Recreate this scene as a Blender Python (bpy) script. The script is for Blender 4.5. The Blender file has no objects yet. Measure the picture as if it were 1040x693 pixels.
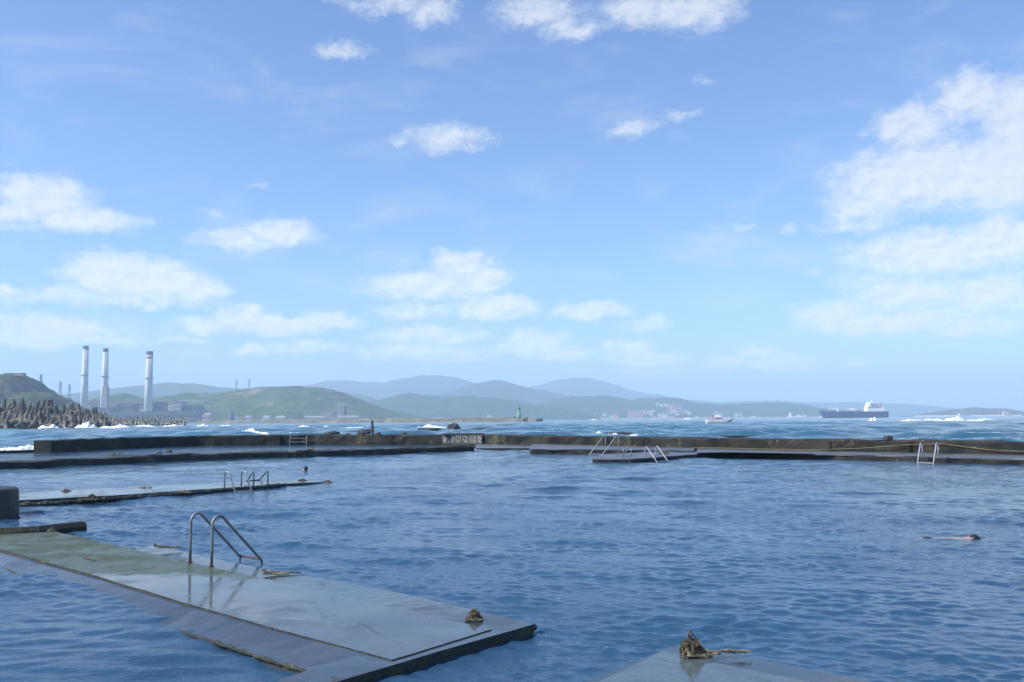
import bpy, bmesh, math, random
import numpy as np
from mathutils import Vector, Matrix, noise as mnoise

random.seed(7); RNG = np.random.default_rng(11)
R = math.radians
S = bpy.context.scene
COL = S.collection

# ------------------------------------------------------------------ camera
H_CAM = 2.2; F = 900.0; W, HH = 1040.0, 693.0
PITCH = math.atan((426.24 - 346.5) / F); ROLL = math.atan(0.008)
right0 = Vector((1, 0, 0)); fwd = Vector((0, math.cos(PITCH), math.sin(PITCH)))
up0 = Vector((0, -math.sin(PITCH), math.cos(PITCH)))
cr = right0 * math.cos(ROLL) - up0 * math.sin(ROLL)
cu = up0 * math.cos(ROLL) + right0 * math.sin(ROLL)
cam_data = bpy.data.cameras.new('camera'); cam = bpy.data.objects.new('camera', cam_data); COL.objects.link(cam)
cam_data.sensor_width = 36; cam_data.lens = 36 * F / W; cam_data.clip_start = 0.1; cam_data.clip_end = 60000
M4 = Matrix((cr, cu, -fwd)).transposed().to_4x4(); M4.translation = Vector((0, 0, H_CAM)); cam.matrix_world = M4
S.camera = cam
CP = Vector((0, 0, H_CAM))
def ray(px, py):
    return (fwd + cr * ((px - W/2) / F) - cu * ((py - HH/2) / F))
def g(px, py, z=0.0):
    d = ray(px, py); return CP + d * ((z - H_CAM) / d.z)
def at(px, py, Y):
    d = ray(px, py); return CP + d * (Y / d.y)

# ------------------------------------------------------------------ light
SUN_DIR = Vector((-0.80, -0.30, 0.86)).normalized()
sun_el = math.asin(SUN_DIR.z); sun_az = math.atan2(SUN_DIR.x, SUN_DIR.y)
sl = bpy.data.lights.new('sun', 'SUN'); sl.energy = 3.6; sl.angle = R(0.55); sl.color = (1, 0.955, 0.89)
so = bpy.data.objects.new('sun', sl); COL.objects.link(so)
so.rotation_euler = SUN_DIR.to_track_quat('Z', 'Y').to_euler()
S.view_settings.view_transform = 'Standard'; S.view_settings.look = 'None'
S.view_settings.exposure = 0.90; S.view_settings.gamma = 1.0
HAZE_DENSITY = 1.85e-4
S.render.engine = 'CYCLES'
S.cycles.use_denoising = True
S.cycles.max_bounces = 6; S.cycles.diffuse_bounces = 2; S.cycles.glossy_bounces = 3
S.cycles.transparent_max_bounces = 10; S.cycles.volume_bounces = 2
S.cycles.sample_clamp_indirect = 6

class NT:
    def __init__(s, tree): s.t = tree; s.n = tree.nodes; s.l = tree.links
    def new(s, typ, **kw):
        n = s.n.new(typ)
        for k, v in kw.items():
            if k == 'ins':
                for i, x in v.items():
                    if hasattr(x, 'is_output') or isinstance(x, bpy.types.NodeSocket): s.l.new(x, n.inputs[i])
                    else: n.inputs[i].default_value = x
            else: setattr(n, k, v)
        return n
    def math(s, op, a, b=None, c=None, clamp=False):
        ins = {0: a}
        if b is not None: ins[1] = b
        if c is not None: ins[2] = c
        return s.new('ShaderNodeMath', operation=op, use_clamp=clamp, ins=ins).outputs[0]
    def vmath(s, op, a, b=None):
        ins = {0: a}
        if b is not None: ins[1] = b
        n = s.new('ShaderNodeVectorMath', operation=op, ins=ins)
        return n.outputs[1] if op in ('LENGTH', 'DOT_PRODUCT') else n.outputs[0]
    def maprange(s, v, a, b, c=0.0, d=1.0, smooth=False):
        return s.new('ShaderNodeMapRange', interpolation_type='SMOOTHSTEP' if smooth else 'LINEAR',
                     ins={0: v, 1: a, 2: b, 3: c, 4: d}).outputs[0]
    def mix(s, fac, a, b, blend='MIX'):
        n = s.new('ShaderNodeMix', data_type='RGBA', blend_type=blend)
        for i, x in ((0, fac), (6, a), (7, b)):
            if isinstance(x, bpy.types.NodeSocket): s.l.new(x, n.inputs[i])
            else: n.inputs[i].default_value = (x if i == 0 else (tuple(x) + (1,))[:4])
        return n.outputs[2]
    def noise(s, vec, scale, detail=4, rough=0.55, dist=0.0):
        n = s.new('ShaderNodeTexNoise', ins={'Scale': scale, 'Detail': detail, 'Roughness': rough, 'Distortion': dist})
        if vec is not None: s.l.new(vec, n.inputs['Vector'])
        return n.outputs[0]

# ------------------------------------------------------------------ sky with clouds
world = bpy.data.worlds.new('World'); S.world = world; world.use_nodes = True
w = NT(world.node_tree); w.n.clear()
sky = w.new('ShaderNodeTexSky', sky_type='NISHITA', sun_disc=False, sun_elevation=sun_el, sun_rotation=sun_az,
            altitude=0, air_density=1.0, dust_density=0.6, ozone_density=2.0)
tc = w.new('ShaderNodeTexCoord')
sep = w.new('ShaderNodeSeparateXYZ', ins={0: tc.outputs['Generated']})
az = w.math('MULTIPLY', w.math('ARCTAN2', sep.outputs[0], sep.outputs[1]), 180/math.pi)
el = w.math('MULTIPLY', w.math('ARCSINE', sep.outputs[2]), 180/math.pi)
P0 = w.new('ShaderNodeCombineXYZ', ins={0: az, 1: el, 2: 0.0}).outputs[0]
wob = w.new('ShaderNodeTexNoise', ins={'Vector': P0, 'Scale': 0.55, 'Detail': 5.0, 'Roughness': 0.6})
wv = w.vmath('MULTIPLY', w.vmath('SUBTRACT', wob.outputs[1], (0.5, 0.5, 0.5)), (3.2, 1.7, 0))
P = w.vmath('ADD', P0, wv)
CLOUDS = [  # px, py, rx, ry, density
 (405,4,50,16,.62),(440,12,26,15,.75),(545,12,44,18,.8),(580,30,34,13,.75),(650,8,44,20,.85),(700,12,50,20,.9),(735,12,26,12,.6),(365,2,40,6,.5),
 (350,53,27,10,.66),(455,141,42,15,.78),(405,144,17,7,.55),(640,131,30,9,.62),(690,117,18,8,.5),(715,83,14,7,.45),(262,188,12,5,.4),
 (985,98,42,26,.95),(928,128,44,22,.9),(1035,118,45,42,.95),(940,178,98,34,1.1),(1020,175,66,40,1.1),(880,206,44,22,.8),(868,228,40,12,.6),
 (950,256,104,22,.95),(1020,246,55,25,1.0),(1005,300,72,20,.85),(925,298,66,20,.85),(852,320,46,16,.85),(920,328,84,12,.8),(985,333,54,9,.7),(1035,300,30,20,.7),
 (750,230,16,7,.42),(800,233,16,6,.4),(900,283,60,9,.6),(825,278,16,6,.45),
 (788,367,42,9,.68),(768,356,26,8,.62),(738,368,28,7,.6),(815,375,30,5,.5),(870,367,26,5,.45),(690,362,14,7,.4),
 (44,200,46,20,1.1),(88,224,52,13,1.0),(12,216,22,14,.9),(20,232,40,8,.5),
 (250,243,46,10,.78),(286,236,38,12,.9),(213,215,15,7,.5),(208,243,22,9,.55),(225,250,30,6,.6),
 (102,277,34,19,1.2),(145,284,62,19,1.25),(188,292,36,13,1.15),(65,302,60,10,.75),(6,292,12,8,.85),(150,306,70,7,.7),
 (12,322,22,9,.62),(60,334,50,11,.9),(24,343,50,8,.8),(100,345,60,6,.6),(5,310,14,6,.4),
 (250,323,26,13,.95),(282,330,46,10,.88),(332,325,32,9,.88),(205,331,34,7,.7),(255,357,22,6,.75),(310,352,44,7,.55),(325,383,9,5,.6),(180,345,30,5,.5),
 (432,291,64,13,.9),(468,269,32,13,.95),(486,284,32,14,.95),(375,293,16,7,.6),(505,312,40,12,1.05),(425,315,46,10,.7),(440,340,60,10,.62),(420,356,60,9,.62),(470,362,40,6,.5),
 (600,315,36,9,.95),(586,316,24,5,.7),(543,344,30,9,.85),(540,354,40,8,.8),(575,360,34,6,.7),(640,354,26,9,.82),(655,364,40,7,.72),(655,330,22,8,.5),(535,288,14,6,.3),(665,376,40,4,.5),
 (-120,250,90,30,.9),(-160,330,90,22,.8),(1180,260,90,50,1.0),(1200,340,120,20,.8),(1150,120,80,50,.8)]
acc = None
dpp = lambda px, py: (lambda d: (math.degrees(math.atan2(d.x, d.y)), math.degrees(math.asin(d.z))))(ray(px, py).normalized())
for cx, cy, rx, ry, dn in CLOUDS:
    a0, e0 = dpp(cx, cy); a1, _ = dpp(cx + rx, cy); _, e1 = dpp(cx, cy - ry)
    sx, sy = 1/max(abs(a1-a0), .05)/1.95, 1/max(abs(e1-e0), .05)/1.95
    q = w.vmath('MULTIPLY', w.vmath('SUBTRACT', P, (a0, e0, 0)), (sx, sy, 0))
    m = w.math('MULTIPLY', w.maprange(w.vmath('LENGTH', q), 1.0, 0.0, 0, 1, True), dn + (.18 if 325 < cy < 378 else 0))
    if acc is None: acc = m
    else:   # probabilistic-ish union that stays soft
        acc = w.math('SMOOTH_MAX', acc, m, 0.12)
Pn = w.vmath('MULTIPLY', P0, (1.0, 1.6, 1))
fb = w.noise(Pn, 0.9, 8, 0.62, 0.3)
fb2 = w.noise(w.vmath('ADD', Pn, (-0.35, 0.5, 0)), 0.9, 8, 0.62, 0.3)
fine = w.noise(Pn, 3.2, 6, 0.55, 0.2)
dens = w.math('ADD', acc, w.math('MULTIPLY', w.math('SUBTRACT', fb, 0.5), 0.75))
dens = w.math('ADD', dens, w.math('MULTIPLY', w.math('SUBTRACT', fine, 0.5), 0.35))
dens = w.math('MULTIPLY', dens, w.maprange(acc, 0.05, 0.3, 0, 1, True))
cov = w.math('MULTIPLY', w.maprange(dens, 0.08, 0.92, 0, 0.93, True), w.maprange(el, 2.0, 9.0, 1.08, 1.0), clamp=True)
# lit side towards the sun (left/top), shaded away from it
sh = w.math('MULTIPLY', w.math('SUBTRACT', fb, fb2), 2.2)
sh = w.math('ADD', w.math('ADD', sh, 0.62), w.math('MULTIPLY', fine, 0.25), clamp=True)
ccol = w.mix(sh, (3.6, 4.1, 4.7), (4.75, 4.9, 5.05))
ccol = w.new('ShaderNodeVectorMath', operation='SCALE', ins={0: ccol, 'Scale': w.maprange(el, 2.0, 16.0, 1.35, 1.0)}).outputs[0]
# thin high veil toward the horizon
tint = w.mix(w.maprange(el, 0.0, 30.0, 0, 1), (0.73, .91, 1.04), (.72, .81, 1.05), 'MIX')
skyc = w.mix(1.0, sky.outputs[0], tint, 'MULTIPLY')
gain = w.new('ShaderNodeVectorMath', operation='SCALE', ins={0: skyc, 'Scale': 1.0})
veil = w.math('MULTIPLY', w.maprange(w.noise(w.vmath('MULTIPLY', P0, (.10, .30, 1)), 1.0, 7, .6, .6), .48, .80, 0, .5, True), w.maprange(el, 34, 4, .35, 1))
cov = w.math('MAXIMUM', w.math('MULTIPLY', cov, w.maprange(el, 14, 26, 1, .86)), veil)
allc = w.mix(cov, gain.outputs[0], ccol)
bg = w.new('ShaderNodeBackground', ins={'Color': allc, 'Strength': 0.10})
w.l.new(bg.outputs[0], w.new('ShaderNodeOutputWorld').inputs[0])
world.cycles.sampling_method = 'MANUAL'; world.cycles.sample_map_resolution = 512

# ------------------------------------------------------------------ mesh helpers
class MB:
    def __init__(s): s.v = []; s.f = []; s.m = []
    def add(s, vs, fs, mi=0):
        b = len(s.v); s.v += [tuple(x) for x in vs]
        for f in fs: s.f.append(tuple(b + i for i in f)); s.m.append(mi)
    def box(s, c, size, rz=0.0, mi=0, taper=1.0, bev=0.0):
        hx, hy, hz = size[0]/2, size[1]/2, size[2]/2; co, si = math.cos(rz), math.sin(rz)
        vs = []
        for z, k in ((-hz, 1), (hz, taper)):
            for x, y in ((-hx, -hy), (hx, -hy), (hx, hy), (-hx, hy)):
                x *= k; y *= k; vs.append((c[0] + x*co - y*si, c[1] + x*si + y*co, c[2] + z))
        s.add(vs, [(3,2,1,0), (4,5,6,7), (0,1,5,4), (1,2,6,5), (2,3,7,6), (3,0,4,7)], mi)
    def tube(s, pts, r, n=8, mi=0, cap=True):
        pts = [Vector(p) for p in pts]; N = len(pts)
        rr = r if hasattr(r, '__len__') else [r]*N
        b = len(s.v); t0 = (pts[1]-pts[0]).normalized()
        ref = Vector((0,0,1)) if abs(t0.z) < .9 else Vector((1,0,0))
        u = t0.cross(ref).normalized()
        for i, p in enumerate(pts):
            t = (pts[min(i+1,N-1)] - pts[max(i-1,0)]).normalized()
            u = (u - t*u.dot(t)); u = u.normalized() if u.length > 1e-6 else t.orthogonal().normalized()
            vv = t.cross(u)
            for k in range(n):
                a = 2*math.pi*k/n; s.v.append(tuple(p + (u*math.cos(a) + vv*math.sin(a))*rr[i]))
        for i in range(N-1):
            for k in range(n):
                s.f.append((b+i*n+k, b+i*n+(k+1)%n, b+(i+1)*n+(k+1)%n, b+(i+1)*n+k)); s.m.append(mi)
        if cap:
            s.f.append(tuple(b+k for k in range(n))[::-1]); s.m.append(mi)
            s.f.append(tuple(b+(N-1)*n+k for k in range(n))); s.m.append(mi)
    def lathe(s, c, prof, n=24, mi=0, axis=(0,0,1)):
        pts = [Vector(c) + Vector(axis)*h for _, h in prof]
        s.tube(pts, [max(r_, 1e-3) for r_, _ in prof], n, mi)
    def build(s, name, mats, parent=None, smooth=False, loc=None):
        me = bpy.data.meshes.new(name)
        o = bpy.data.objects.new(name, me)
        vs = s.v
        if loc is not None: vs = [(x-loc[0], y-loc[1], z-loc[2]) for x, y, z in vs]
        me.from_pydata(vs, [], s.f)
        for m_ in (mats if isinstance(mats, (list, tuple)) else [mats]): me.materials.append(m_)
        me.polygons.foreach_set('material_index', s.m)
        me.polygons.foreach_set('use_smooth', [smooth]*len(s.f))
        me.update()
        COL.objects.link(o)
        if parent is not None: o.parent = parent
        elif loc is not None: o.location = loc
        return o
def tag(o, label=None, cat=None, group=None, kind=None):
    if label: o['label'] = label
    if cat: o['category'] = cat
    if group: o['group'] = group
    if kind: o['kind'] = kind
    return o
def empty(name, loc, rz=0.0, label=None, cat=None, group=None):
    o = bpy.data.objects.new(name, None); COL.objects.link(o); o.location = loc; o.rotation_euler = (0, 0, rz)
    o.empty_display_size = .2
    return tag(o, label, cat, group)
def copy_tree(o, parent=None):
    c = o.copy(); COL.objects.link(c); c.parent = parent
    for ch in list(o.children): copy_tree(ch, c)
    return c
def fbm(x, y, z=0.0, oc=4):
    return mnoise.fractal(Vector((x, y, z)), 1.0, 2.0, oc)
def bevel(o, wd, seg=2):
    m = o.modifiers.new('bevel', 'BEVEL'); m.width = wd; m.segments = seg; m.limit_method = 'ANGLE'; return o

# ------------------------------------------------------------------ materials
def mat(name, c1, c2=None, scale=1.0, rough=0.8, bump=0.0, bscale=None, metal=0.0, spots=None, detail=6, r2=None, coat=0.0, lo=.35, hi=.65, bdist=0.05, stretch=None, spec=None):
    m = bpy.data.materials.new(name); m.use_nodes = True; n = NT(m.node_tree)
    b = n.n['Principled BSDF']
    geo = n.new('ShaderNodeNewGeometry'); vec = geo.outputs['Position']
    if stretch: vec = n.vmath('MULTIPLY', vec, stretch)
    col = tuple(c1) + (1,)
    if c2:
        f = n.maprange(n.noise(vec, scale, detail, .6), lo, hi, 0, 1, True)
        col = n.mix(f, c1, c2)
        if r2 is not None: n.l.new(n.maprange(f, 0, 1, rough, r2), b.inputs['Roughness'])
    if spots:
        for sc, lo_, hi_, c in spots:
            f = n.maprange(n.noise(n.vmath('ADD', vec, (13.1, 7.7, 3.3)), sc, 5, .65), lo_, hi_, 0, 1, True)
            col = n.mix(f, col if isinstance(col, bpy.types.NodeSocket) else col[:3], c)
    if isinstance(col, bpy.types.NodeSocket): n.l.new(col, b.inputs['Base Color'])
    else: b.inputs['Base Color'].default_value = col
    if r2 is None or not c2: b.inputs['Roughness'].default_value = rough
    b.inputs['Metallic'].default_value = metal
    if coat: b.inputs['Coat Weight'].default_value = coat; b.inputs['Coat Roughness'].default_value = .04
    if spec is not None: b.inputs['Specular IOR Level'].default_value = spec
    if bump:
        bp = n.new('ShaderNodeBump', ins={'Strength': bump, 'Distance': bdist, 'Height': n.noise(vec, bscale or scale*4, 6, .65)})
        n.l.new(bp.outputs[0], b.inputs['Normal'])
    return m
WALL = mat('wet_algae_concrete', (.008,.009,.008), (.026,.025,.019), .8, .62, .8, 6, spots=[(.55,.56,.68,(.075,.075,.035)), (2.6,.62,.72,(.13,.125,.09)), (.35,.6,.7,(.035,.045,.02))], spec=.25)
LEDGE = mat('wet_ledge_concrete', (.05,.055,.065), (.10,.105,.11), .9, .22, .35, 5, spots=[(.6,.60,.72,(.05,.06,.035)), (3.5,.62,.72,(.03,.03,.025))], r2=.5)
SLAB = None
STEEL = mat('galvanised_steel', (.34,.35,.36), (.22,.22,.22), 14, .38, .15, 60, metal=.75)
STEEL_D = mat('weathered_steel', (.30,.30,.29), (.20,.19,.175), 9, .5, .2, 50, metal=.45, spots=[(7,.66,.76,(.17,.09,.05))])
RUST = mat('rusty_steel', (.11,.045,.025), (.06,.035,.03), 20, .8, .3, 60)
WEED = mat('brown_seaweed', (.035,.028,.014), (.10,.085,.045), 30, .42, .6, 80, spots=[(22,.62,.7,(.20,.17,.09))])
WEED_L = mat('pale_dead_seaweed', (.30,.26,.16), (.14,.12,.06), 30, .7, .6, 80)
ROPE = mat('old_rope', (.30,.25,.16), (.16,.13,.08), 30, .85, .5, 120)
YROPE = mat('yellow_rope', (.30,.25,.07), (.16,.14,.05), 3, .7)
ROCK = mat('dark_wet_rock', (.022,.022,.026), (.06,.058,.055), .7, .6, .7, 3)
SKIN = mat('skin', (.40,.26,.20), (.33,.20,.155), 6, .42)
HAIR = mat('black_hair', (.012,.010,.009), None, 1, .4)
TRUNKS = mat('dark_swimwear', (.02,.022,.035), None, 1, .6)
FOAM = mat('white_foam', (.80,.83,.85), (.62,.70,.76), 1.4, .9, .5, 5)
TETRA = mat('tetrapod_concrete', (.24,.21,.16), (.085,.075,.062), .35, .9, .5, 2, spots=[(.12,.5,.62,(.075,.068,.06))])
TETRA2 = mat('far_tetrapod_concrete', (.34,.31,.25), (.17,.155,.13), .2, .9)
def hillmat(name, a, b, scale, rockc=None, rlo=.55, rhi=.65, rscale=None, cliffc=None):
    m_ = mat(name, a, b, scale, .95, .6, scale*5, spots=[((rscale or scale*.35), rlo, rhi, rockc)] if rockc else None, lo=.3, hi=.7, bdist=1/scale*.25, spec=.1)
    if cliffc:
        n = NT(m_.node_tree); b = n.n['Principled BSDF']; geo = n.new('ShaderNodeNewGeometry')
        nz = n.new('ShaderNodeSeparateXYZ', ins={0: geo.outputs['True Normal']}).outputs[2]
        src = b.inputs['Base Color'].links[0].from_socket
        v = n.math('ADD', nz, n.math('MULTIPLY', n.math('SUBTRACT', n.noise(geo.outputs['Position'], .05, 6, .7), .5), .7))
        f = n.maprange(v, .70, .84, 1, 0, True)
        rc = n.mix(n.noise(geo.outputs['Position'], .12, 5, .7), tuple(c*.5 for c in cliffc), tuple(c*1.4 for c in cliffc))
        n.l.new(n.mix(f, src, rc), b.inputs['Base Color'])
    return m_

# water
def water_mat(name, deep, transp, tintc, rough, bumps, foam=False):
    m = bpy.data.materials.new(name); m.use_nodes = True; n = NT(m.node_tree)
    b = n.n['Principled BSDF']; out = n.n['Material Output']
    geo = n.new('ShaderNodeNewGeometry'); pos = geo.outputs['Position']
    b.inputs['Base Color'].default_value = tuple(deep) + (1,)
    b.inputs['Roughness'].default_value = rough; b.inputs['IOR'].default_value = 1.333
    nrm = None
    ruf = n.maprange(n.noise(n.vmath('MULTIPLY', pos, (1, .7, 1)), .22, 4, .6, .6), .38, .62, .35, 1.15, True) if not foam else 1.0
    for sc, st, dist, strch in bumps:
        v = n.vmath('MULTIPLY', pos, strch)
        bp = n.new('ShaderNodeBump', ins={'Strength': n.math('MULTIPLY', st, ruf), 'Distance': dist, 'Height': n.noise(v, sc, 4, .6, .4)})
        if nrm: n.l.new(nrm, bp.inputs['Normal'])
        nrm = bp.outputs[0]
    if nrm: n.l.new(nrm, b.inputs['Normal'])
    surf = b.outputs[0]
    if transp > 0:
        fr = n.new('ShaderNodeFresnel', ins={'IOR': 1.333})
        if nrm: n.l.new(nrm, fr.inputs['Normal'])
        tr = n.new('ShaderNodeBsdfTransparent', ins={'Color': tuple(tintc) + (1,)})
        fac = n.math('MULTIPLY', n.math('SUBTRACT', 1.0, fr.outputs[0]), transp)
        mx = n.new('ShaderNodeMixShader', ins={0: fac, 1: surf, 2: tr.outputs[0]}); surf = mx.outputs[0]
    if foam:
        at_ = n.new('ShaderNodeAttribute', attribute_name='foam')
        nf = n.noise(n.vmath('MULTIPLY', pos, (1, .5, 1)), 1.1, 6, .7)
        f = n.maprange(n.math('ADD', at_.outputs['Fac'], n.math('MULTIPLY', n.math('SUBTRACT', nf, .5), 1.2)), .55, .8, 0, .9, True)
        df = n.new('ShaderNodeBsdfDiffuse', ins={'Color': (.75, .8, .84, 1)})
        mx = n.new('ShaderNodeMixShader', ins={0: f, 1: surf, 2: df.outputs[0]}); surf = mx.outputs[0]
        tl = n.maprange(n.noise(pos, .02, 4, .6), .35, .65, 0, 1, True)
        n.l.new(n.mix(tl, deep, tuple(c*1.5 for c in deep)), b.inputs['Base Color'])
    n.l.new(surf, out.inputs[0]); return m
POOLW = water_mat('pool_water', (.036,.101,.190), .42, (.55,.78,.85), .04, [(4.5,.32,.06,(1,1.5,1)), (12.0,.55,.022,(1,1.5,1))])
SEAW = water_mat('sea_water', (.018,.075,.115), 0, (1,1,1), .12, [(.5,.35,.6,(1,1.4,1)), (2.2,.35,.15,(1,1.4,1))], foam=True)

# ------------------------------------------------------------------ setting: ground under the water, water
RAD = 12500.0
mb = MB(); n_ = 48
mb.add([(0,0,-4.0)] + [(RAD*math.cos(2*math.pi*i/n_), RAD*math.sin(2*math.pi*i/n_), -4.0) for i in range(n_)],
       [(0, 1+i, 1+(i+1)%n_) for i in range(n_)])
tag(mb.build('seabed', mat('seabed', (.03,.10,.21), (.02,.08,.17), .3, .9)), kind='structure')

# outer sea wall front line, from its top edge
WT = .92
w1_px = [(52,447.4),(130,444.7),(200,442.9),(320,441.8),(450,441.6),(500,441.9),(560,443),(680,444.7),(780,446),(900,447.3),(1040,448.8),(1250,452)]
W1 = [g(a, b, WT) for a, b in w1_px]
W1x = np.array([p.x/p.y for p in W1]); W1y = np.array([p.y for p in W1])
tcols = np.concatenate([np.linspace(-1.15, -.64, 110)[:-1], np.linspace(-.64, .64, 980), np.linspace(.64, 1.15, 110)[1:]])
DT = 1.28/980
ywall = np.interp(tcols, W1x, W1y); ywall = ywall + 1.0
ywall[tcols < W1x[0]] = W1y[0] + 1.0
w2_px = [(-150,485),(0,477),(60,474.3),(130,471),(200,467.8),(260,465.5),(380,462.3),(482,458.3)]
W2 = [g(a, b, 0) for a, b in w2_px]
W2x = np.array([p.x/p.y for p in W2]); W2y = np.array([p.y for p in W2])

def waves(X, Y, spacing, comps):
    Z = np.zeros_like(X)
    for lam, amp, th, ph in comps:
        k = 2*math.pi/lam
        att = np.clip((lam/spacing - 2.2)/1.8, 0, 1)
        Z += amp*att*np.sin(k*(X*math.cos(th) + Y*math.sin(th)) + ph)
    return Z
def comps(n, l0, l1, slope, th0, spread, rng):
    out = []
    for i in range(n):
        lam = l0*(l1/l0)**rng.random()
        amp = slope*lam/(2*math.pi)*math.sqrt(2/n)*(0.6+0.8*rng.random())
        out.append((lam, amp, th0 + spread*(rng.normal()*.6), rng.random()*6.283))
    return out
def grid_obj(name, X, Y, Z, material, attr=None):
    nr, nc = X.shape
    me = bpy.data.meshes.new(name); nv = nr*nc
    co = np.stack([X, Y, Z], -1).reshape(-1, 3).astype(np.float32)
    idx = np.arange(nv).reshape(nr, nc)
    q = np.stack([idx[:-1,:-1], idx[:-1,1:], idx[1:,1:], idx[1:,:-1]], -1).reshape(-1, 4)
    me.vertices.add(nv); me.vertices.foreach_set('co', co.ravel())
    me.loops.add(q.size); me.loops.foreach_set('vertex_index', q.ravel().astype(np.int32))
    me.polygons.add(len(q)); me.polygons.foreach_set('loop_start', np.arange(0, q.size, 4, dtype=np.int32))
    me.polygons.foreach_set('use_smooth', np.ones(len(q), dtype=bool))
    if attr is not None:
        a = me.attributes.new('foam', 'FLOAT', 'POINT'); a.data.foreach_set('value', attr.ravel().astype(np.float32))
    me.materials.append(material); me.update(calc_edges=True)
    o = bpy.data.objects.new(name, me); COL.objects.link(o); return o

# pool water: rows from in front of the camera out to the sea wall
NR = 900
u = np.linspace(0, 1, NR)[:, None]
Y = 2.2*(ywall[None, :]/2.2)**u
X = Y*tcols[None, :]
sp = np.maximum(Y*math.log(75/2.2)/NR, Y*DT)
pc = comps(220, .06, .40, .24, R(76), R(55), np.random.default_rng(3)) + comps(40, .4, 1.3, .06, R(74), R(50), np.random.default_rng(5)) + comps(16, 1.4, 5.0, .035, R(72), R(45), np.random.default_rng(4))
Zp = waves(X, Y, sp, pc)
calm = np.ones_like(X)
yw2 = np.interp(X/Y, W2x, W2y)
beyond = np.clip((Y - yw2)/1.0, 0, 1)*(X/Y < W2x[-1])
calm *= 1 - .65*beyond
# sheltered corner by the near slab
jl = np.array([g(60,600,0)[:2], g(360,700,0)[:2]])
dj = (X - jl[0,0])*(jl[1,1]-jl[0,1]) - (Y - jl[0,1])*(jl[1,0]-jl[0,0])
left_low = (Y < 11.5) & (X < 0.0)
bl = np.clip((11.0 - Y)/2.5, 0, 1)*np.clip((-1.2 - X)/1.0, 0, 1)
Zb = waves(X, Y, sp, comps(40, .20, .8, .20, R(98), R(30), np.random.default_rng(21)))
calm *= np.where(left_low, np.clip(.5 + .5*(Y-9.0)/2.5, .5, 1), 1)
patch = .8 + .35*np.sin(X*.31+1.3)*np.sin(Y*.22+.4) + .2*np.sin(X*.11-Y*.17)
grp = 1 + .35*np.sin(X*2.1+Y*.7+1)*np.sin(Y*1.3-X*.6) + .25*np.sin(X*.9-Y*2.0)
Zp *= calm*np.clip(patch, .65, 1.25)*np.clip(grp, .6, 1.45)
Zp = Zp*(1-.6*bl) + Zb*bl*.75
tag(grid_obj('pool_water', X, Y, Zp, POOLW), kind='structure')

# open sea beyond the wall
NR2 = 520
u = np.linspace(0, 1, NR2)[:, None]
tc2 = tcols
Y = ywall[None, :]*(12000/ywall[None, :])**(u**1.25); X = Y*tc2[None, :]
sp = np.maximum(np.gradient(Y, axis=0), Y*DT)
sc_ = comps(46, 3.0, 24, .16, R(78), R(45), np.random.default_rng(8)) + comps(30, .8, 3.0, .12, R(80), R(50), np.random.default_rng(9))
Zs = waves(X, Y, sp, sc_)
Zs = Zs + .55*np.clip(Zs, 0, 2)**2
edge = np.clip((Y - ywall[None, :])/12, 0.15, 1)
Zs = np.minimum(Zs*edge, .75)
rs = Zs.std()
foam_a = .75*np.clip((Zs/.42 - 1.0), 0, 1)*np.exp(-Y/900)
foam_a += .40*np.exp(-((Y - ywall[None,:])/5.0))*(X/Y > 0.02)
print('SEA std', rs, Zs.max())
tag(grid_obj('sea', X, Y, Zs - .02, SEAW, foam_a), kind='structure')

# ------------------------------------------------------------------ hills
def ridge(name, prof, Yd, depth, material, kindlabel=None, rough=.12, nseed=0, nx=260, ny=46, base=-1.0, yb=None, expo=1.0, cliff=False):
    pts = [at(a, b, Yd) for a, b in prof]
    xs = np.array([p.x for p in pts]); zs = np.array([p.z for p in pts])
    X0 = np.linspace(xs[0], xs[-1], nx)
    Hh = np.interp(X0, xs, zs)
    k = np.hanning(7); k /= k.sum(); Hp = np.pad(Hh, 3, mode='edge'); Hh = np.convolve(Hp, k, 'valid')
    vv = np.linspace(-1, 1, ny)
    V = []
    hm = Hh.max()
    for j, v in enumerate(vv):
        c = (1 - abs(v)**(1.5 if not cliff else 2.6))**expo if abs(v) < 1 else 0
        for i, x in enumerate(X0):
            f1 = fbm(x/depth*2.2+nseed*9.1, v*2.2+nseed, 0, 5)
            f2 = fbm(x/depth*9+nseed*5.1, v*9+nseed, 3, 4)
            ero = rough*hm*(f1*1.2 + f2*.35)*(1 - c*c*.8)*min(1, c*3)
            z = base + (Hh[i]-base)*c - abs(ero)*1.0 + rough*.18*hm*f2*c
            V.append((x, Yd + v*depth, z if abs(v) < 1 else base-3))
    me = MB(); F_ = []
    for j in range(ny-1):
        for i in range(nx-1):
            a = j*nx+i; F_.append((a, a+1, a+nx+1, a+nx))
    me.v = V; me.f = F_; me.m = [0]*len(F_)
    o = me.build(name, material, smooth=True); tag(o, kind='structure'); return o
G_NEAR = hillmat('headland_grass', (.085,.125,.035), (.04,.07,.022), .03, (.14,.11,.07), .58, .66, .017, cliffc=(.13,.11,.11))
G_MID = hillmat('green_hill', (.075,.12,.04), (.035,.065,.025), .018, (.20,.165,.13), .56, .66, .016, cliffc=(.12,.10,.09))
G_BLUE = hillmat('forested_hill', (.045,.08,.035), (.025,.05,.025), .01)
G_TOWN = hillmat('coast_hill', (.05,.085,.04), (.03,.055,.028), .008, (.13,.12,.08), .68, .74, .006)
G_ISL = mat('cape_rock', (.10,.085,.07), (.06,.07,.045), .01, .95, spec=.1)
ridge('headland', [(-230,392),(-140,384),(-60,379),(0,380.5),(14,380),(25,382.5),(33,390),(40,398),(48,399.5),(56,403),(66,411),(80,417),(100,424)], 1250, 130, G_NEAR, rough=.22, nseed=1, cliff=True)
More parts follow.
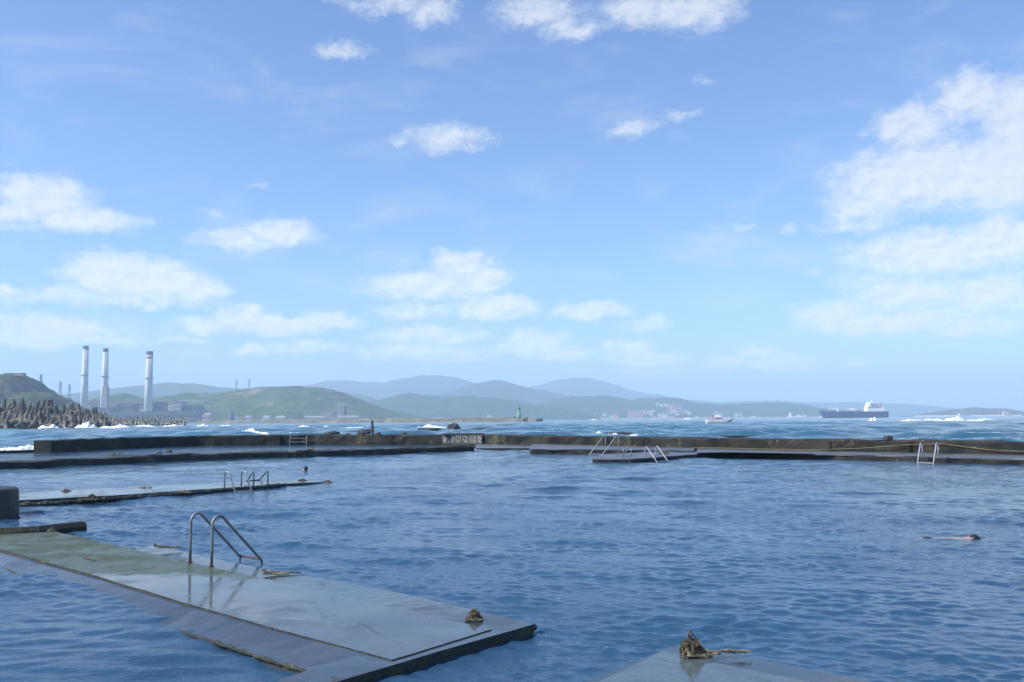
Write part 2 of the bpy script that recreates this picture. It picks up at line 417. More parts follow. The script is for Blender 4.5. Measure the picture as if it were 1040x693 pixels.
ridge('green_hill', [(60,412),(95,406),(110,402),(128,399),(142,403),(160,405),(176,401.5),(190,399),(215,398.8),(240,396.5),(270,392.6),(300,391.8),(325,393.6),(345,397.5),(360,403.5),(378,411),(398,417.5),(430,424.5)], 2700, 420, G_MID, rough=.2, nseed=2)
ridge('far_ridge', [(40,404),(90,398),(120,394.5),(150,391),(180,388.5),(205,389.8),(230,394),(270,395),(300,393),(330,394),(380,404)], 5600, 900, G_BLUE, rough=.15, nseed=3)
ridge('mountain', [(270,401),(310,392),(335,386.5),(352,386),(372,388.6),(388,388),(405,385),(430,381.2),(446,380.6),(462,383),(480,388),(500,393),(530,398),(560,404)], 8600, 1400, G_BLUE, rough=.15, nseed=4)
ridge('mountain', [(400,412),(440,402),(462,395.5),(482,389.4),(500,386.2),(516,387.5),(532,393),(550,396.3),(568,400),(600,406),(640,412),(680,420)], 6300, 900, G_BLUE, rough=.16, nseed=5)
ridge('forested_hill', [(340,418),(370,411),(392,405),(408,400),(418,398.8),(430,401.2),(450,402.6),(472,401.5),(500,404),(528,407.5),(545,411.5),(575,415),(600,421)], 4300, 600, G_TOWN, rough=.18, nseed=6)
ridge('mountain', [(500,406),(530,395),(548,390.5),(566,386),(582,383.6),(600,384),(615,387.6),(632,393.5),(650,398),(665,400),(684,404.5),(710,407),(760,412)], 9900, 1400, G_BLUE, rough=.13, nseed=7)
ridge('coast_hill', [(540,413),(562,404),(590,402.8),(604,402),(613,400.8),(626,403),(640,406),(660,403.8),(680,403.6),(692,405),(706,409),(732,410.6),(760,409.8),(780,408.8),(800,409),(816,411),(830,415),(845,419),(870,424)], 5000, 700, G_TOWN, rough=.15, nseed=8)
ridge('far_ridge', [(660,408),(690,405.6),(730,408.3),(760,407.2),(790,406.6),(820,409),(850,408.5),(872,408.4),(900,409.6),(930,411.4),(960,414.6),(985,418.5),(1010,423)], 9200, 1300, G_BLUE, rough=.12, nseed=9)
ridge('cape', [(915,424.5),(938,420.6),(955,418),(970,415.8),(985,414),(992,413.6),(1000,414.6),(1014,414.8),(1022,415.4),(1029,418),(1034,420.6),(1046,423.4)], 4100, 260, G_ISL, rough=.2, nseed=10)
# shore strips at the feet of the hills
SAND = mat('shore', (.34,.30,.22), (.24,.21,.16), .02, .95)
mb = MB()
def strip(pts, Yd, depth, h, mt, name):
    m = MB(); P_ = [at(a, b, Yd) for a, b in pts]; N = len(P_)
    V = []
    for p in P_: V += [(p.x, Yd-depth, -1.5), (p.x, Yd-depth*.8, h*random.uniform(.6,1.1)), (p.x, Yd+depth, h)]
    m.add(V, [f for i in range(N-1) for f in ((3*i, 3*i+3, 3*i+4, 3*i+1), (3*i+1, 3*i+4, 3*i+5, 3*i+2))])
    return tag(m.build(name, mt), kind='structure')
strip([(x, 424) for x in range(925, 1036, 3)], 3880, 40, 6, mat('pale_shore', (.55,.50,.42), (.4,.36,.3), .02, .9), 'beach')
strip([(x, 428) for x in range(-60, 430, 6)], 2080, 130, 5, SAND, 'shore')
strip([(x, 425) for x in range(430, 880, 6)], 3950, 130, 4, SAND, 'shore')

# ------------------------------------------------------------------ sea walls and ledges
def wallobj(name, line, thick, z0, z1, material, seed=0, step=.8, rag=.05, label=None, cat='sea wall', group=None, back=None):
    """a long concrete wall following a front line, with a worn top edge"""
    pts = []
    for a, b in zip(line[:-1], line[1:]):
        L = (Vector(b)-Vector(a)).length; k = max(1, int(L/step))
        pts += [Vector(a).lerp(Vector(b), i/k) for i in range(k)]
    pts.append(Vector(line[-1]))
    m = MB(); N = len(pts); V = []
    for i, p in enumerate(pts):
        t = (pts[min(i+1, N-1)] - pts[max(i-1, 0)]); t.z = 0; t.normalize(); nrm = Vector((-t.y, t.x, 0))
        if nrm.y < 0: nrm = -nrm
        zz0 = z0; q = [(0, z0), (.02, z0+(z1-z0)*.35), (.0, z0+(z1-z0)*.7), (0, z1-.07), (.06, z1), (thick-.06, z1), (thick, z1-.07), (thick, z0)]
        for j, (off, z) in enumerate(q):
            e = rag*fbm(i*step*.9+seed*7, j*1.3, seed, 4)
            e2 = rag*.8*fbm(i*step*.8+seed*3, j*1.1+40, seed, 4)
            pp = p + nrm*(off + e)
            V.append((pp.x, pp.y, z + (e2 if 2 < j < 7 else 0)))
    n8 = 8; Fs = []
    for i in range(N-1):
        for j in range(n8-1): Fs.append((i*n8+j, (i+1)*n8+j, (i+1)*n8+j+1, i*n8+j+1))
    Fs.append(tuple(range(n8))[::-1]); Fs.append(tuple((N-1)*n8+j for j in range(n8)))
    m.add(V, Fs)
    o = m.build(name, material)
    return tag(o, label, cat, group)
def slabobj(name, poly, z0, z1, material, rag=.04, step=.6, seed=0, zs=None, side=None, label=None, cat=None, group=None, kind=None, smooth=False):
    """a flat concrete slab: the outline worn, the top a fan round its middle; zs gives a height per corner"""
    pts = []; n = len(poly)
    for k in range(n):
        a = Vector(poly[k]); b = Vector(poly[(k+1) % n]); a.z = zs[k] if zs else z1; b.z = zs[(k+1) % n] if zs else z1
        K = max(1, int((b-a).length/step)); pts += [a.lerp(b, i/K) for i in range(K)]
    bm = bmesh.new(); top = []
    for i, p in enumerate(pts):
        e = rag*fbm(p.x*1.1+seed, p.y*1.1, 0, 4), rag*fbm(p.x*1.1, p.y*1.1+seed, 9, 4)
        top.append(bm.verts.new((p.x+e[0], p.y+e[1], p.z)))
    mid = []; low = []
    for v in top:
        e = rag*fbm(v.co.x*2+seed, v.co.y*2, 5, 4)
        mid.append(bm.verts.new((v.co.x+e, v.co.y+e, v.co.z-(z1-z0)*.3))); low.append(bm.verts.new((v.co.x+e, v.co.y+e, z0)))
    N = len(top); fs = [bm.faces.new(top)]
    for i in range(N):
        j = (i+1) % N
        bm.faces.new((top[j], top[i], mid[i], mid[j])); bm.faces.new((mid[j], mid[i], low[i], low[j]))
    bmesh.ops.triangulate(bm, faces=fs)
    bmesh.ops.recalc_face_normals(bm, faces=bm.faces)
    me = bpy.data.meshes.new(name); bm.to_mesh(me); bm.free(); me.materials.append(material)
    if side:
        me.materials.append(side)
        for p_ in me.polygons:
            if p_.normal.z < .6: p_.material_index = 1
    o = bpy.data.objects.new(name, me); COL.objects.link(o)
    return tag(o, label, cat, group, kind)
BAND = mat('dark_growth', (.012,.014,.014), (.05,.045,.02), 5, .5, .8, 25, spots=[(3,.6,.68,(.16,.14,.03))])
G0 = lambda pts, z=0: [g(a, b, z) for a, b in pts]
sw = empty('sea_wall', (W1[5].x, W1[5].y, 0), 0, 'long dark outer sea wall with algae patches running the whole width before the open sea', 'sea wall')
def under(o, root): 
    o.parent = root; o.matrix_parent_inverse = Matrix.Translation(-Vector(root.location)); return o
wm = wallobj('wall_body', W1, 1.5, -1.2, WT, WALL, 1, .7, .12, None, None); under(wm, sw)
# buttress-like seams and worn capping stones on the outer wall
def wpt(px, z, off=0.0):
    t = ray(px, 440); tt = t.x/t.y; yy = float(np.interp(tt, W1x, W1y)); return Vector((tt*yy, yy - off, z))
capm = MB(); p = wpt(470, 0)
capm.box((p.x, p.y+.95, WT+.06), (3.6, 1.5, .12)); under(capm.build('capping_slab', LEDGE), sw)
for px in (283, 300, 399, 655, 845, 925):
    m = MB(); p = wpt(px, 0); m.box((p.x, p.y-.03, .42), (.42, .22, .86)); under(bevel(m.build('pilaster', WALL), .03), sw)
WHITEP = mat('flaking_white_paint', (.62,.62,.56), (.40,.40,.34), 3, .85, spots=[(5,.60,.68,(.10,.10,.08))])
# the row of painted block marks (strokes in cells of 5 x 7 units)
marks = [(450.9, ["X....","X...."," X...".strip()+"....","XXXXX"[:1]+"XXXX","X....","X....","X...."]),]
GL = {'H': ["##...##","##...##","###..##","#######","##..###","##.####","##.####"],
      'E': ["#######","#.....#","##.####","##....#","#######","#.##..#","#######"],
      'Q': ["#####..","#..###.","#....##","###..#.","######.",".######","..#####"],
      'B': ["#######","##...##","#######","##.#.##","#######","##.#.##","#######"],
      'I': ["###","#..","###","#.#","##.","###","###"]}
xx = 450.8
m = MB(); pa = wpt(466, WT-.46, .03); pb_ = wpt(491, WT-.46, .03)
q1 = wpt(450, 0, .16); q2 = wpt(491, 0, .16); q = (q1+q2)/2; m.box((q.x, q.y, WT-.46), ((q2-q1).length, .32, .84), math.atan2(q2.y-q1.y, q2.x-q1.x)); under(m.build('dark_panel', BAND), sw)
for ch, wd in (('H', 12.6), ('E', 6.2), ('Q', 6.8), ('B', 7.6), ('I', 4.6)):
    m = MB(); rows = GL[ch]; nc = len(rows[0])
    for r_, row in enumerate(rows):
        for c_, k in enumerate(row):
            if k == '#':
                pa = wpt(xx + wd*.86*(c_+.5)/nc, WT - .12 - .085*r_, .36)
                m.box((pa.x, pa.y, pa.z), (wd/nc*.082, .05, .088), mi=0)
    under(m.build('painted_mark', WHITEP), sw)
    xx += wd*.86 + 1.5
tag(wallobj('low_sill_wall', G0([(-160,464),(0,460.6),(34,459.8)]), .5, -1, .2, WALL, 4, .7, .05), 'low dark concrete sill left of the outer wall, washed by white surf', 'sea wall')
tag(wallobj('inner_wall', W2, 1.5, -1.2, .36, mat('inner_wall_concrete', (.018,.018,.018), (.045,.042,.036), 1.1, .6, .8, 6, spots=[(.7,.58,.68,(.12,.11,.07)), (.4,.52,.62,(.03,.035,.02))], spec=.3), 2, .5, .13),
    'long low brown inner wall between the swimming pool and the narrow calm channel', 'pool wall')
tag(slabobj('ledge', G0([(484,457.5),(540,457.6),(600,457),(600,451.6),(520,450),(482,451)], .0), -1, .16, LEDGE, .1, .6, 3, side=WALL), 'low dark broken ledge below the white painted marks of the outer wall', 'ledge')
fa = G0([(538,461),(600,461.3),(660,462),(705,463)]) 
bk = [wpt(705, 0, .05), wpt(620, 0, .05), wpt(540, 0, .05)]
EDGEM = mat('ledge_platform', (.06,.065,.08), (.11,.11,.12), .8, .3, .4, 5, r2=.55, spots=[(.5,.60,.70,(.055,.06,.04)), (3,.63,.72,(.03,.03,.025))])
def platform(name, poly, z1, label, seed, rag=.06):
    """wet pale deck on a dark overgrown body"""
    c = sum((Vector(p) for p in poly), Vector())/len(poly); c.z = 0
    root = empty(name, c, 0, label, 'platform')
    under(slabobj('deck', poly, z1-.06, z1, EDGEM, rag, .6, seed), root)
    ins = [Vector(p)+(c-Vector(p)).normalized()*.03 for p in poly]
    under(slabobj('body', ins, -1.3, z1-.062, WALL, rag*1.4, .5, seed+2), root); return root
platform('ledge_platform', fa + bk, .30, 'grey wet ledge before the outer wall with a tall white ladder at its corner', 11)
fb_ = G0([(601,469.6),(606,470.2),(640,470.4),(672,468),(700,465.6),(718,464.8),(718,461.5),(660,462.6),(610,465.2)])
platform('jetty', fb_, .2, 'narrow pointed concrete jetty jutting left into the pool, ladder on its near side', 12)
fc = G0([(708,465.2),(735,464.6),(780,465.4),(830,466.6),(880,468),(955,470.4),(1040,472.8),(1250,480)])
bk = [wpt(px, 0, .05) for px in (1250, 1040, 900, 780, 708)]
platform('ledge_platform', fc + bk, .28, 'long grey ledge at the foot of the right outer wall, under the yellow rope', 13)
# boulders stuck along the ledges
def lump(mb_, c, r, sq=(1,1,.7), seed=0, n1=10, n2=7, amp=.35, mi=0):
    V = []; b = []
    for j in range(n2+1):
        th = math.pi*j/n2
        for i in range(n1):
            ph = 2*math.pi*i/n1; d = Vector((math.sin(th)*math.cos(ph), math.sin(th)*math.sin(ph), math.cos(th)))
            k = r*(1 + amp*fbm(d.x*1.3+seed*3.3, d.y*1.3, d.z*1.3+seed, 4))
            V.append((c[0]+d.x*k*sq[0], c[1]+d.y*k*sq[1], c[2]+d.z*k*sq[2]))
    mb_.add(V, [(j*n1+i, j*n1+(i+1)%n1, (j+1)*n1+(i+1)%n1, (j+1)*n1+i)[::-1] for j in range(n2) for i in range(n1)], mi)
def rock(px, py, wpx, hpx, z=0, label='', seed=0, dep=.8, Y=None, m_=ROCK, amp=.5):
    p = g(px, py, z) if Y is None else at(px, py, Y); s_ = p.y/F
    m = MB(); lump(m, (p.x, p.y, p.z+hpx*s_*.25), wpx*s_/2, (1, dep, 2*hpx/wpx*.8), seed, 14, 10, amp)
    return tag(m.build('rock', m_, smooth=False), label, 'rock', 'dark rocks beyond the outer wall' if Y is None and py < 446 else None)
def sea_rock(px, py, wpx, hpx, Y, label, seed, dep=.8):
    p = at(px, py, Y); s_ = Y/F; m = MB()
    lump(m, (p.x, p.y, p.z+hpx*s_*.2), wpx*s_/2, (1, dep, .95*hpx/wpx), seed, 16, 10, .55)
    return tag(m.build('rock', ROCK), label, 'rock', 'dark rocks beyond the outer wall')
sea_rock(461, 437, 12, 9, 190, 'tallest dark rock standing in the sea behind the painted marks', 3)
sea_rock(492, 436.6, 34, 3.2, 185, 'low flat dark rock awash just right of the tallest rock', 4)
sea_rock(436, 437, 26, 3, 170, 'low dark rock awash just left of the tallest rock', 5)
sea_rock(540, 440.6, 70, 3.4, 130, 'wide flat dark reef behind the wall, in the middle of the photo', 6)
sea_rock(626, 441.2, 34, 3.4, 120, 'dark reef edge below the breaking wave near the middle', 7)
sea_rock(735, 443.6, 60, 2.2, 105, 'thin flat reef showing over the wall right of the middle', 8)
sea_rock(370, 439.6, 14, 5, 100, 'rounded dark rock beside the wooden post on the outer wall', 9)
sea_rock(337, 440.5, 14, 4, 100, 'smaller dark rock left of the wooden post', 10)
# stone block on the wall, post
m = MB(); p = wpt(904, WT); m.box((p.x, p.y+.3, WT+.12), (.42, .4, .26), .2, taper=.85); 
o = tag(bevel(m.build('stone_block', ROCK), .05), 'small square dark block standing on top of the outer wall on the right', 'block')
m = MB(); p = wpt(377.5, WT, -.4); m.tube([(p.x, p.y, WT-.1), (p.x+.02, p.y, WT+.55), (p.x-.03, p.y, WT+1.15)], [.13,.11,.10], 8)
lump(m, (p.x-.02, p.y, WT+1.2), .13, (1,1,.8), 5); tag(m.build('mooring_post', ROCK), 'dark upright post standing on the outer wall', 'post')
# heaps of stones lying against the wall
for i, (px, wd, hh) in enumerate([(366,1.1,.36),(383,.6,.22),(352,.6,.2),(410,.6,.2)]):
    m = MB(); p = wpt(px, WT); lump(m, (p.x, p.y+.7, WT), wd*.5, (1,.8,hh/wd*1.6), 20+i, 14, 8, .55)
    tag(m.build('rock', ROCK), ['largest rock lying on top of the outer wall left of the post','rock lying on the outer wall just right of the post','small rock on the outer wall farthest left of the post','small rock on the outer wall farthest right of the post'][i], 'rock', 'rocks lying on the outer wall')
# yellow rope slung along the wall
pts = []
for a, b in zip([(700,459.5),(780,459),(870,455.5),(922,451.5),(955,451),(1000,457),(1040,458.8),(1120,461)][:-1], [(780,459),(870,455.5),(922,451.5),(955,451),(1000,457),(1040,458.8),(1120,461)]):
    for i in range(8):
        t = i/8; px, py = a[0]+(b[0]-a[0])*t, a[1]+(b[1]-a[1])*t
        q = wpt(px, 0, .30); z = at(px, py, q.y).z; pts.append(Vector((q.x, q.y, max(z, .33))))
m = MB(); m.tube(pts, .013, 6); tag(m.build('rope', YROPE), 'thin yellow rope slung along the face of the outer wall on the right', 'rope')

# ------------------------------------------------------------------ near slabs
def slabmat(name, base, base2, green, gpos, rough=.07, rip=.10):
    m = bpy.data.materials.new(name); m.use_nodes = True; n = NT(m.node_tree); b = n.n['Principled BSDF']
    pos = n.new('ShaderNodeNewGeometry').outputs['Position']
    wpos = n.vmath('ADD', pos, n.vmath('MULTIPLY', n.new('ShaderNodeTexNoise', ins={'Vector': pos, 'Scale': 1.4, 'Detail': 5.0}).outputs[1], (.5,.5,0)))
    vor = n.new('ShaderNodeTexVoronoi', feature='DISTANCE_TO_EDGE', ins={'Vector': wpos, 'Scale': .55}).outputs['Distance']
    crack = n.math('MULTIPLY', n.maprange(vor, .003, .010, 1, 0), n.maprange(n.noise(pos, .9, 3), .48, .58, 0, .75, True))
    n1 = n.noise(pos, 1.3, 7, .62, .5); n2 = n.noise(pos, 7, 6, .7); n3 = n.noise(pos, .45, 5, .6, .8)
    c = n.mix(n.maprange(n1, .35, .65, 0, 1, True), base, base2)
    if gpos:
        sd = n.vmath('DOT_PRODUCT', n.vmath('SUBTRACT', pos, gpos[0]), gpos[1])
        f = n.maprange(n.math('ADD', sd, n.math('MULTIPLY', n.math('SUBTRACT', n1, .5), 1.6)), -.12, .35, 0, 1, True)
        gg = n.mix(n.maprange(n2, .38, .62, 0, 1, True), green, tuple(x*.55 for x in green))
        c = n.mix(n.math('MULTIPLY', f, .95), c, gg)
    c = n.mix(n.maprange(n2, .62, .74, 0, .6, True), c, (.03, .035, .03))
    c = n.mix(n.maprange(n3, .60, .7, 0, .45, True), c, (.13, .10, .07))
    c = n.mix(crack, c, (.012, .014, .012))
    n4 = n.noise(pos, 26, 6, .75)
    c = n.mix(n.maprange(n4, .35, .7, .0, .45), c, (.03,.04,.038))
    c = n.mix(n.maprange(n.noise(n.vmath('ADD', pos, (9, 2, 0)), 2.6, 7, .7, .8), .56, .66, 0, .55, True), c, (.035, .055, .035))
    n.l.new(c, b.inputs['Base Color'])
    dry = n.maprange(n.noise(n.vmath('ADD', pos, (5, 5, 5)), .9, 7, .65, .6), .49, .62, 0, 1, True)
    rg = n.maprange(dry, 0, 1, rough, .3)
    if gpos: rg = n.math('ADD', rg, n.math('MULTIPLY', f, .30))
    n.l.new(rg, b.inputs['Roughness'])
    b.inputs['Specular IOR Level'].default_value = .5; b.inputs['IOR'].default_value = 1.4
    if gpos: n.l.new(n.maprange(f, 0, 1, .5, .25), b.inputs['Specular IOR Level'])
    bp = n.new('ShaderNodeBump', ins={'Strength': rip if not gpos else .05, 'Distance': .02, 'Height': n.noise(pos, 5.5, 6, .65, .5)})
    bp2 = n.new('ShaderNodeBump', ins={'Strength': n.maprange(dry, 0, 1, .05, .25), 'Distance': .003, 'Height': n.noise(pos, 34, 5, .7), 'Normal': bp.outputs[0]})
    n.l.new(bp2.outputs[0], b.inputs['Normal']); return m
pG = g(262, 588, .1); pH = g(60, 584, .1); _t = (pG-pH).normalized(); nG = Vector((-_t.y, _t.x, 0))
if nG.y < 0: nG = -nG
SLAB_U = slabmat('algae_film_concrete', (.095,.116,.122), (.052,.068,.082), (.085,.115,.06), (tuple(pG), tuple(nG)), .05)
SLAB_S = slabmat('dark_wet_concrete', (.045,.055,.075), (.025,.03,.045), None, None, .12, .16)
SLAB_L = slabmat('submerged_ledge_concrete', (.04,.055,.08), (.025,.035,.05), None, None, .08, .18)
ZU = .10
deckr = empty('bathing_platform', g(300, 620, 0), 0, 'large wet concrete bathing platform in the left foreground with green algae film', 'platform')
U = [(-190,510),(56,540),(192,571),(259,586),(394,616.3),(499,639),(417,664.5),(398,670.3),(350,657.2),(286,640),(202,616.5),(101,586),(0,557.6),(-190,506)]
U = [(-48,545),(56,540),(192,571),(259,586),(394,616.3),(499,639),(417,664.5),(398,670.3),(350,657.2),(286,640),(202,616.5),(101,586),(0,557.6),(-42,546)]
under(slabobj('upper_slab', G0(U, ZU), -.5, ZU, SLAB_U, .012, .35, 1, side=BAND), deckr)
L_ = [(120,549),(155,554),(230,570),(296,583.5),(350,591),(427,607),(475,618),(542,634),(520,640.5),(444,662),(395,677),(345,692),(262,716),(285,690),(380,660),(380,625),(259,600),(150,575)]
zl = [-.03,-.01,.02,.04,.06,.08,.085,.09,.09,.09,.09,.085,.085,.085,.085,.085,.02,-.03]
under(slabobj('lower_slab', [g(a, b, z) for (a, b), z in zip(L_, zl)], -.5, .09, SLAB_L, .012, .3, 2, zs=zl, side=BAND), deckr)
S_ = [(-44,547),(0,559),(101,587.5),(202,618),(286,641.5),(350,658.8),(400,673),(345,692.3),(303,680),(235,658),(182,641),(130,655),(30,650),(-120,610)]
zS = [.05,.07,.075,.082,.086,.09,.09,.07,.045,.025,.0,-.10,-.22,-.24]
under(slabobj('side_slab', [g(a, b, z) for (a, b), z in zip(S_, zS)], -.5, .085, SLAB_S, .015, .3, 3, zs=zS, side=BAND), deckr)
# dark overgrown band under the rim of the platform
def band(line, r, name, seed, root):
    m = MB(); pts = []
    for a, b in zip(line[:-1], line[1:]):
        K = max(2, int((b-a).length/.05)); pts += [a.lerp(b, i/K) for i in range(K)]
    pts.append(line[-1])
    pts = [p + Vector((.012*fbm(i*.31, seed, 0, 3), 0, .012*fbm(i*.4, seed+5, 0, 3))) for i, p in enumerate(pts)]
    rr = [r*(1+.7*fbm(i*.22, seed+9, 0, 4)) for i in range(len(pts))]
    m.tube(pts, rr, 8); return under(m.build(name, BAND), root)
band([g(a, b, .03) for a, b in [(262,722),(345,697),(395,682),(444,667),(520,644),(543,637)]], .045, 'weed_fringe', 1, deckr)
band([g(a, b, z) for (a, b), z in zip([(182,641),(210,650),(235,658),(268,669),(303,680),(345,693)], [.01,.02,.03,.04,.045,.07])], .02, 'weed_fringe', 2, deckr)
# second platform, bottom right
deck2 = empty('bathing_platform', g(700, 690, 0), 0, 'pale wet concrete slab corner at the bottom edge, carrying a heap of seaweed', 'platform')
U2 = [(673,661.5),(717,671),(800,688.3),(900,710),(900,780),(430,780),(560,714),(600,696),(640,678)]
under(slabobj('upper_slab', G0(U2, .1), -.5, .1, slabmat('pale_film_concrete', (.10,.13,.14), (.06,.08,.095), None, None, .05), .01, .3, 5), deck2)
L2 = [(688,655.5),(720,660.5),(757,667.5),(800,675.5),(878,692),(960,712),(960,790),(400,790),(545,714),(596,692),(640,674.5)]
under(slabobj('lower_slab', G0(L2, .055), -.5, .06, SLAB_L, .012, .3, 6, side=BAND), deck2)
# kerb beam behind the platform
m = MB(); ka, kb = g(-60, 546, .1), g(88, 537.6, .05)
under_pts = [ka, ka.lerp(kb,.3), ka.lerp(kb,.6), ka.lerp(kb,.85), kb]
tag(wallobj('kerb', [ka, g(40,541,.08), g(70,539,.06), kb], .22, -.3, .19, WALL, 9, .15, .03), 'short dark concrete kerb ending in the water beside the round block', 'kerb')
# round block at the left edge
pc_ = g(-29, 527, 0); pc_ = pc_ + Vector((pc_.x, pc_.y, 0)).normalized()*.85
m = MB(); RB = 1.0
prof = [(RB*1.0,-1.2),(RB*1.0,-.05),(RB*.99,.25),(RB*.985,.52),(RB*.97,.60),(RB*.93,.635),(RB*.5,.64),(.01,.64)]
m.lathe((pc_.x, pc_.y, 0), prof, 48)
blk = m.build('round_block', mat('mossy_concrete', (.018,.024,.014), (.045,.042,.032), 1.6, .55, .7, 9, spots=[(.9,.5,.64,(.12,.12,.115))]), smooth=True)
tag(blk, 'thick round concrete block cut by the left edge of the photo', 'block')
# back left slab
bkm = slabmat('back_slab_concrete', (.10,.125,.12), (.07,.09,.085), None, None, .12)
jr = empty('pool_slab', g(150, 505, 0), 0, 'long thin wet slab lying in the pool behind the round block, carrying two steel ladders', 'platform')
Q = [(10,505),(120,500.5),(190,497),(240,493.5),(300,490.5),(334,489.4),(300,487.6),(240,488.5),(150,491),(70,495),(10,498.5)]
zq = [.16,.15,.12,.1,.06,.015,.03,.08,.12,.15,.16]
Qp = [g(a, b, z) for (a, b), z in zip([(10,508.8),(120,503),(190,498.2),(240,494.7),(300,490.9),(334,489.4),(300,487.8),(240,489.8),(150,494),(70,498),(10,501.5)], zq)]
under(slabobj('deck', Qp, -.5, .16, bkm, .03, .3, 21, zs=zq, side=BAND), jr)
band([g(a, b, .06) for a, b in [(12,513.5),(60,511),(120,506.4),(190,501.4),(240,497),(290,492.6)]], .06, 'weed_fringe', 5, jr)

# ------------------------------------------------------------------ ladders
def arc(c, r, a0, a1, n, ex, ez):
    return [c + ex*(r*math.cos(a0+(a1-a0)*i/n)) + ez*(r*math.sin(a0+(a1-a0)*i/n)) for i in range(n+1)]
def hoop(foot, outdir, height, reach, drop, r=.14):
    """hand rail: up from the deck, round, and slanting down into the water"""
    ez = Vector((0,0,1)); ex = outdir
    pts = [foot, foot + ez*(height-r)*.5, foot + ez*(height-r)]
    c = foot + ez*(height-r) + ex*r
    sl = math.atan2(height-r+drop, reach - r)     # slope of the slanting leg
    a1 = math.pi/2 - sl
    aa = arc(c, r, math.pi, math.pi/2 - (math.pi/2 - (math.pi/2 - a1))*0 - (math.pi/2-a1)*1 if False else (math.pi/2 - sl*0) , 6, ex, ez)
    end_ang = math.pi/2 - sl
    aa = arc(c, r, math.pi, end_ang, 12, ex, ez)
    pts += aa[1:]
    last = pts[-1]; d = Vector((0,0,0)) + ex*math.cos(sl) - ez*math.sin(sl)
    L = (last.z - (foot.z - drop))/math.sin(sl)
    pts += [last + d*L*.5, last + d*L]
    return pts
def ladder(name, fa_, fb_, outdir, height, reach, drop, tr, label, material, group, rungs=2, r=.14, rungmat=None, tail=.3):
    base = (fa_+fb_)/2
    root = empty(name, base, 0, label, 'ladder', group)
    ends = []
    for f_ in (fa_, fb_):
        pts = hoop(f_, outdir, height, reach, drop, r)
        e = pts[-1]; pts.append(e + Vector((0,0,-tail))); ends.append(e)
        m = MB(); m.tube([p-base for p in pts], tr, 12); rl = m.build('rail', material, root, smooth=True)
        m = MB(); q = pts[0]-base; m.tube([q+Vector((0,0,.001)), q+Vector((0,0,.014))], tr*2.1, 12); m.build('base_plate', rungmat or material, rl)
    for k in range(rungs):
        d = Vector((0,0,-tail*k/max(1, rungs-1)+.0)); m = MB()
        m.tube([ends[0]-base+d+Vector((0,0,.01)), ends[1]-base+d+Vector((0,0,.01))], tr*.8, 8); m.build('rung', rungmat or material, root)
    return root
A1 = g(193, 571.5, ZU); B1 = g(214.8, 576, ZU)
# the slanting legs come down at (237..257, 566..571)
E1 = g(257, 571, .05); out1 = (E1 - B1); out1.z = 0; rch = out1.length; out1.normalize()
print('ladder spacing', (A1-B1).length, 'reach', rch, 'dist', A1.y)
hl = (B1.y/F)*49.5
ladder('pool_ladder', A1, B1, out1, hl, rch, ZU-.05, .0205, 'large steel ladder with two bent handrails on the near green platform', STEEL_D, None, 1, .125, RUST, .12)
def small_ladder(pa, pb, pe, z, hpx, label, material, group, tr=.022, drop=None, ze=0.0, rungs=2, tail=.4, r=.12):
    a = g(*pa, z); b = g(*pb, z); e = g(*pe, ze); o_ = e - b; o_.z = 0; rr_ = o_.length; o_.normalize()
    return ladder('pool_ladder', a, b, o_, hpx*a.y/F, rr_, z-ze, tr, label, material, group, rungs, r, None, tail)
LG = 'pool ladders on the far slabs'
STEEL_DK = mat('dark_tarnished_steel', (.10,.10,.11), (.06,.06,.065), 9, .5, 0, 10, metal=.4)
STEEL_W = mat('white_painted_steel', (.40,.42,.43), (.28,.29,.29), 6, .5, 0, 10, metal=.2)
small_ladder((228,495.5),(245,494.8),(253,498.5), .1, 16, 'steel ladder nearest the viewer on the back left slab, bright slanting rails', STEEL, LG, .024)
small_ladder((257.5,494),(272,492.5),(265,489.2), .1, 14.5, 'steel ladder on the far side of the back left slab, leaning away', STEEL_DK, LG, .024, ze=.0)
small_ladder((615,456.5),(628,456.5),(614,461.5), .3, 14, 'tall pale ladder on the left corner of the middle ledge', STEEL_W, LG, .022, ze=.05)
small_ladder((655,465.6),(666,464.6),(676,468.2), .2, 11.5, 'pale ladder on the near side of the pointed jetty', STEEL_W, LG, .024, ze=.05)
small_ladder((633,464.4),(641,463.6),(634,462.4), .2, 8, 'small thin ladder on the far side of the pointed jetty', STEEL, LG, .025, ze=.15)
small_ladder((937,464.2),(953,464.8),(949,470.8), .28, 14, 'pale ladder on the long right ledge beneath the yellow rope', STEEL_W, LG, .024, ze=.03)
# white frame ladder on the outer wall, left
lr = empty('wall_ladder', wpt(303, 0, .2), 0, 'thin white ladder frame fixed to the outer wall above the calm channel', 'ladder', LG)
base = Vector(lr.location)
for px in (295, 312):
    m = MB(); p = wpt(px, 0, .2) - base; m.tube([p+Vector((0,0,-.3)), p+Vector((0,0,.78)), p+Vector((0,.2,.9))], .024, 8); m.build('rail', STEEL_W, lr)
for z in (.28, .62):
    m = MB(); m.tube([wpt(295,0,.2)-base+Vector((0,0,z)), wpt(312,0,.2)-base+Vector((0,0,z))], .02, 6); m.build('rung', STEEL_W, lr)

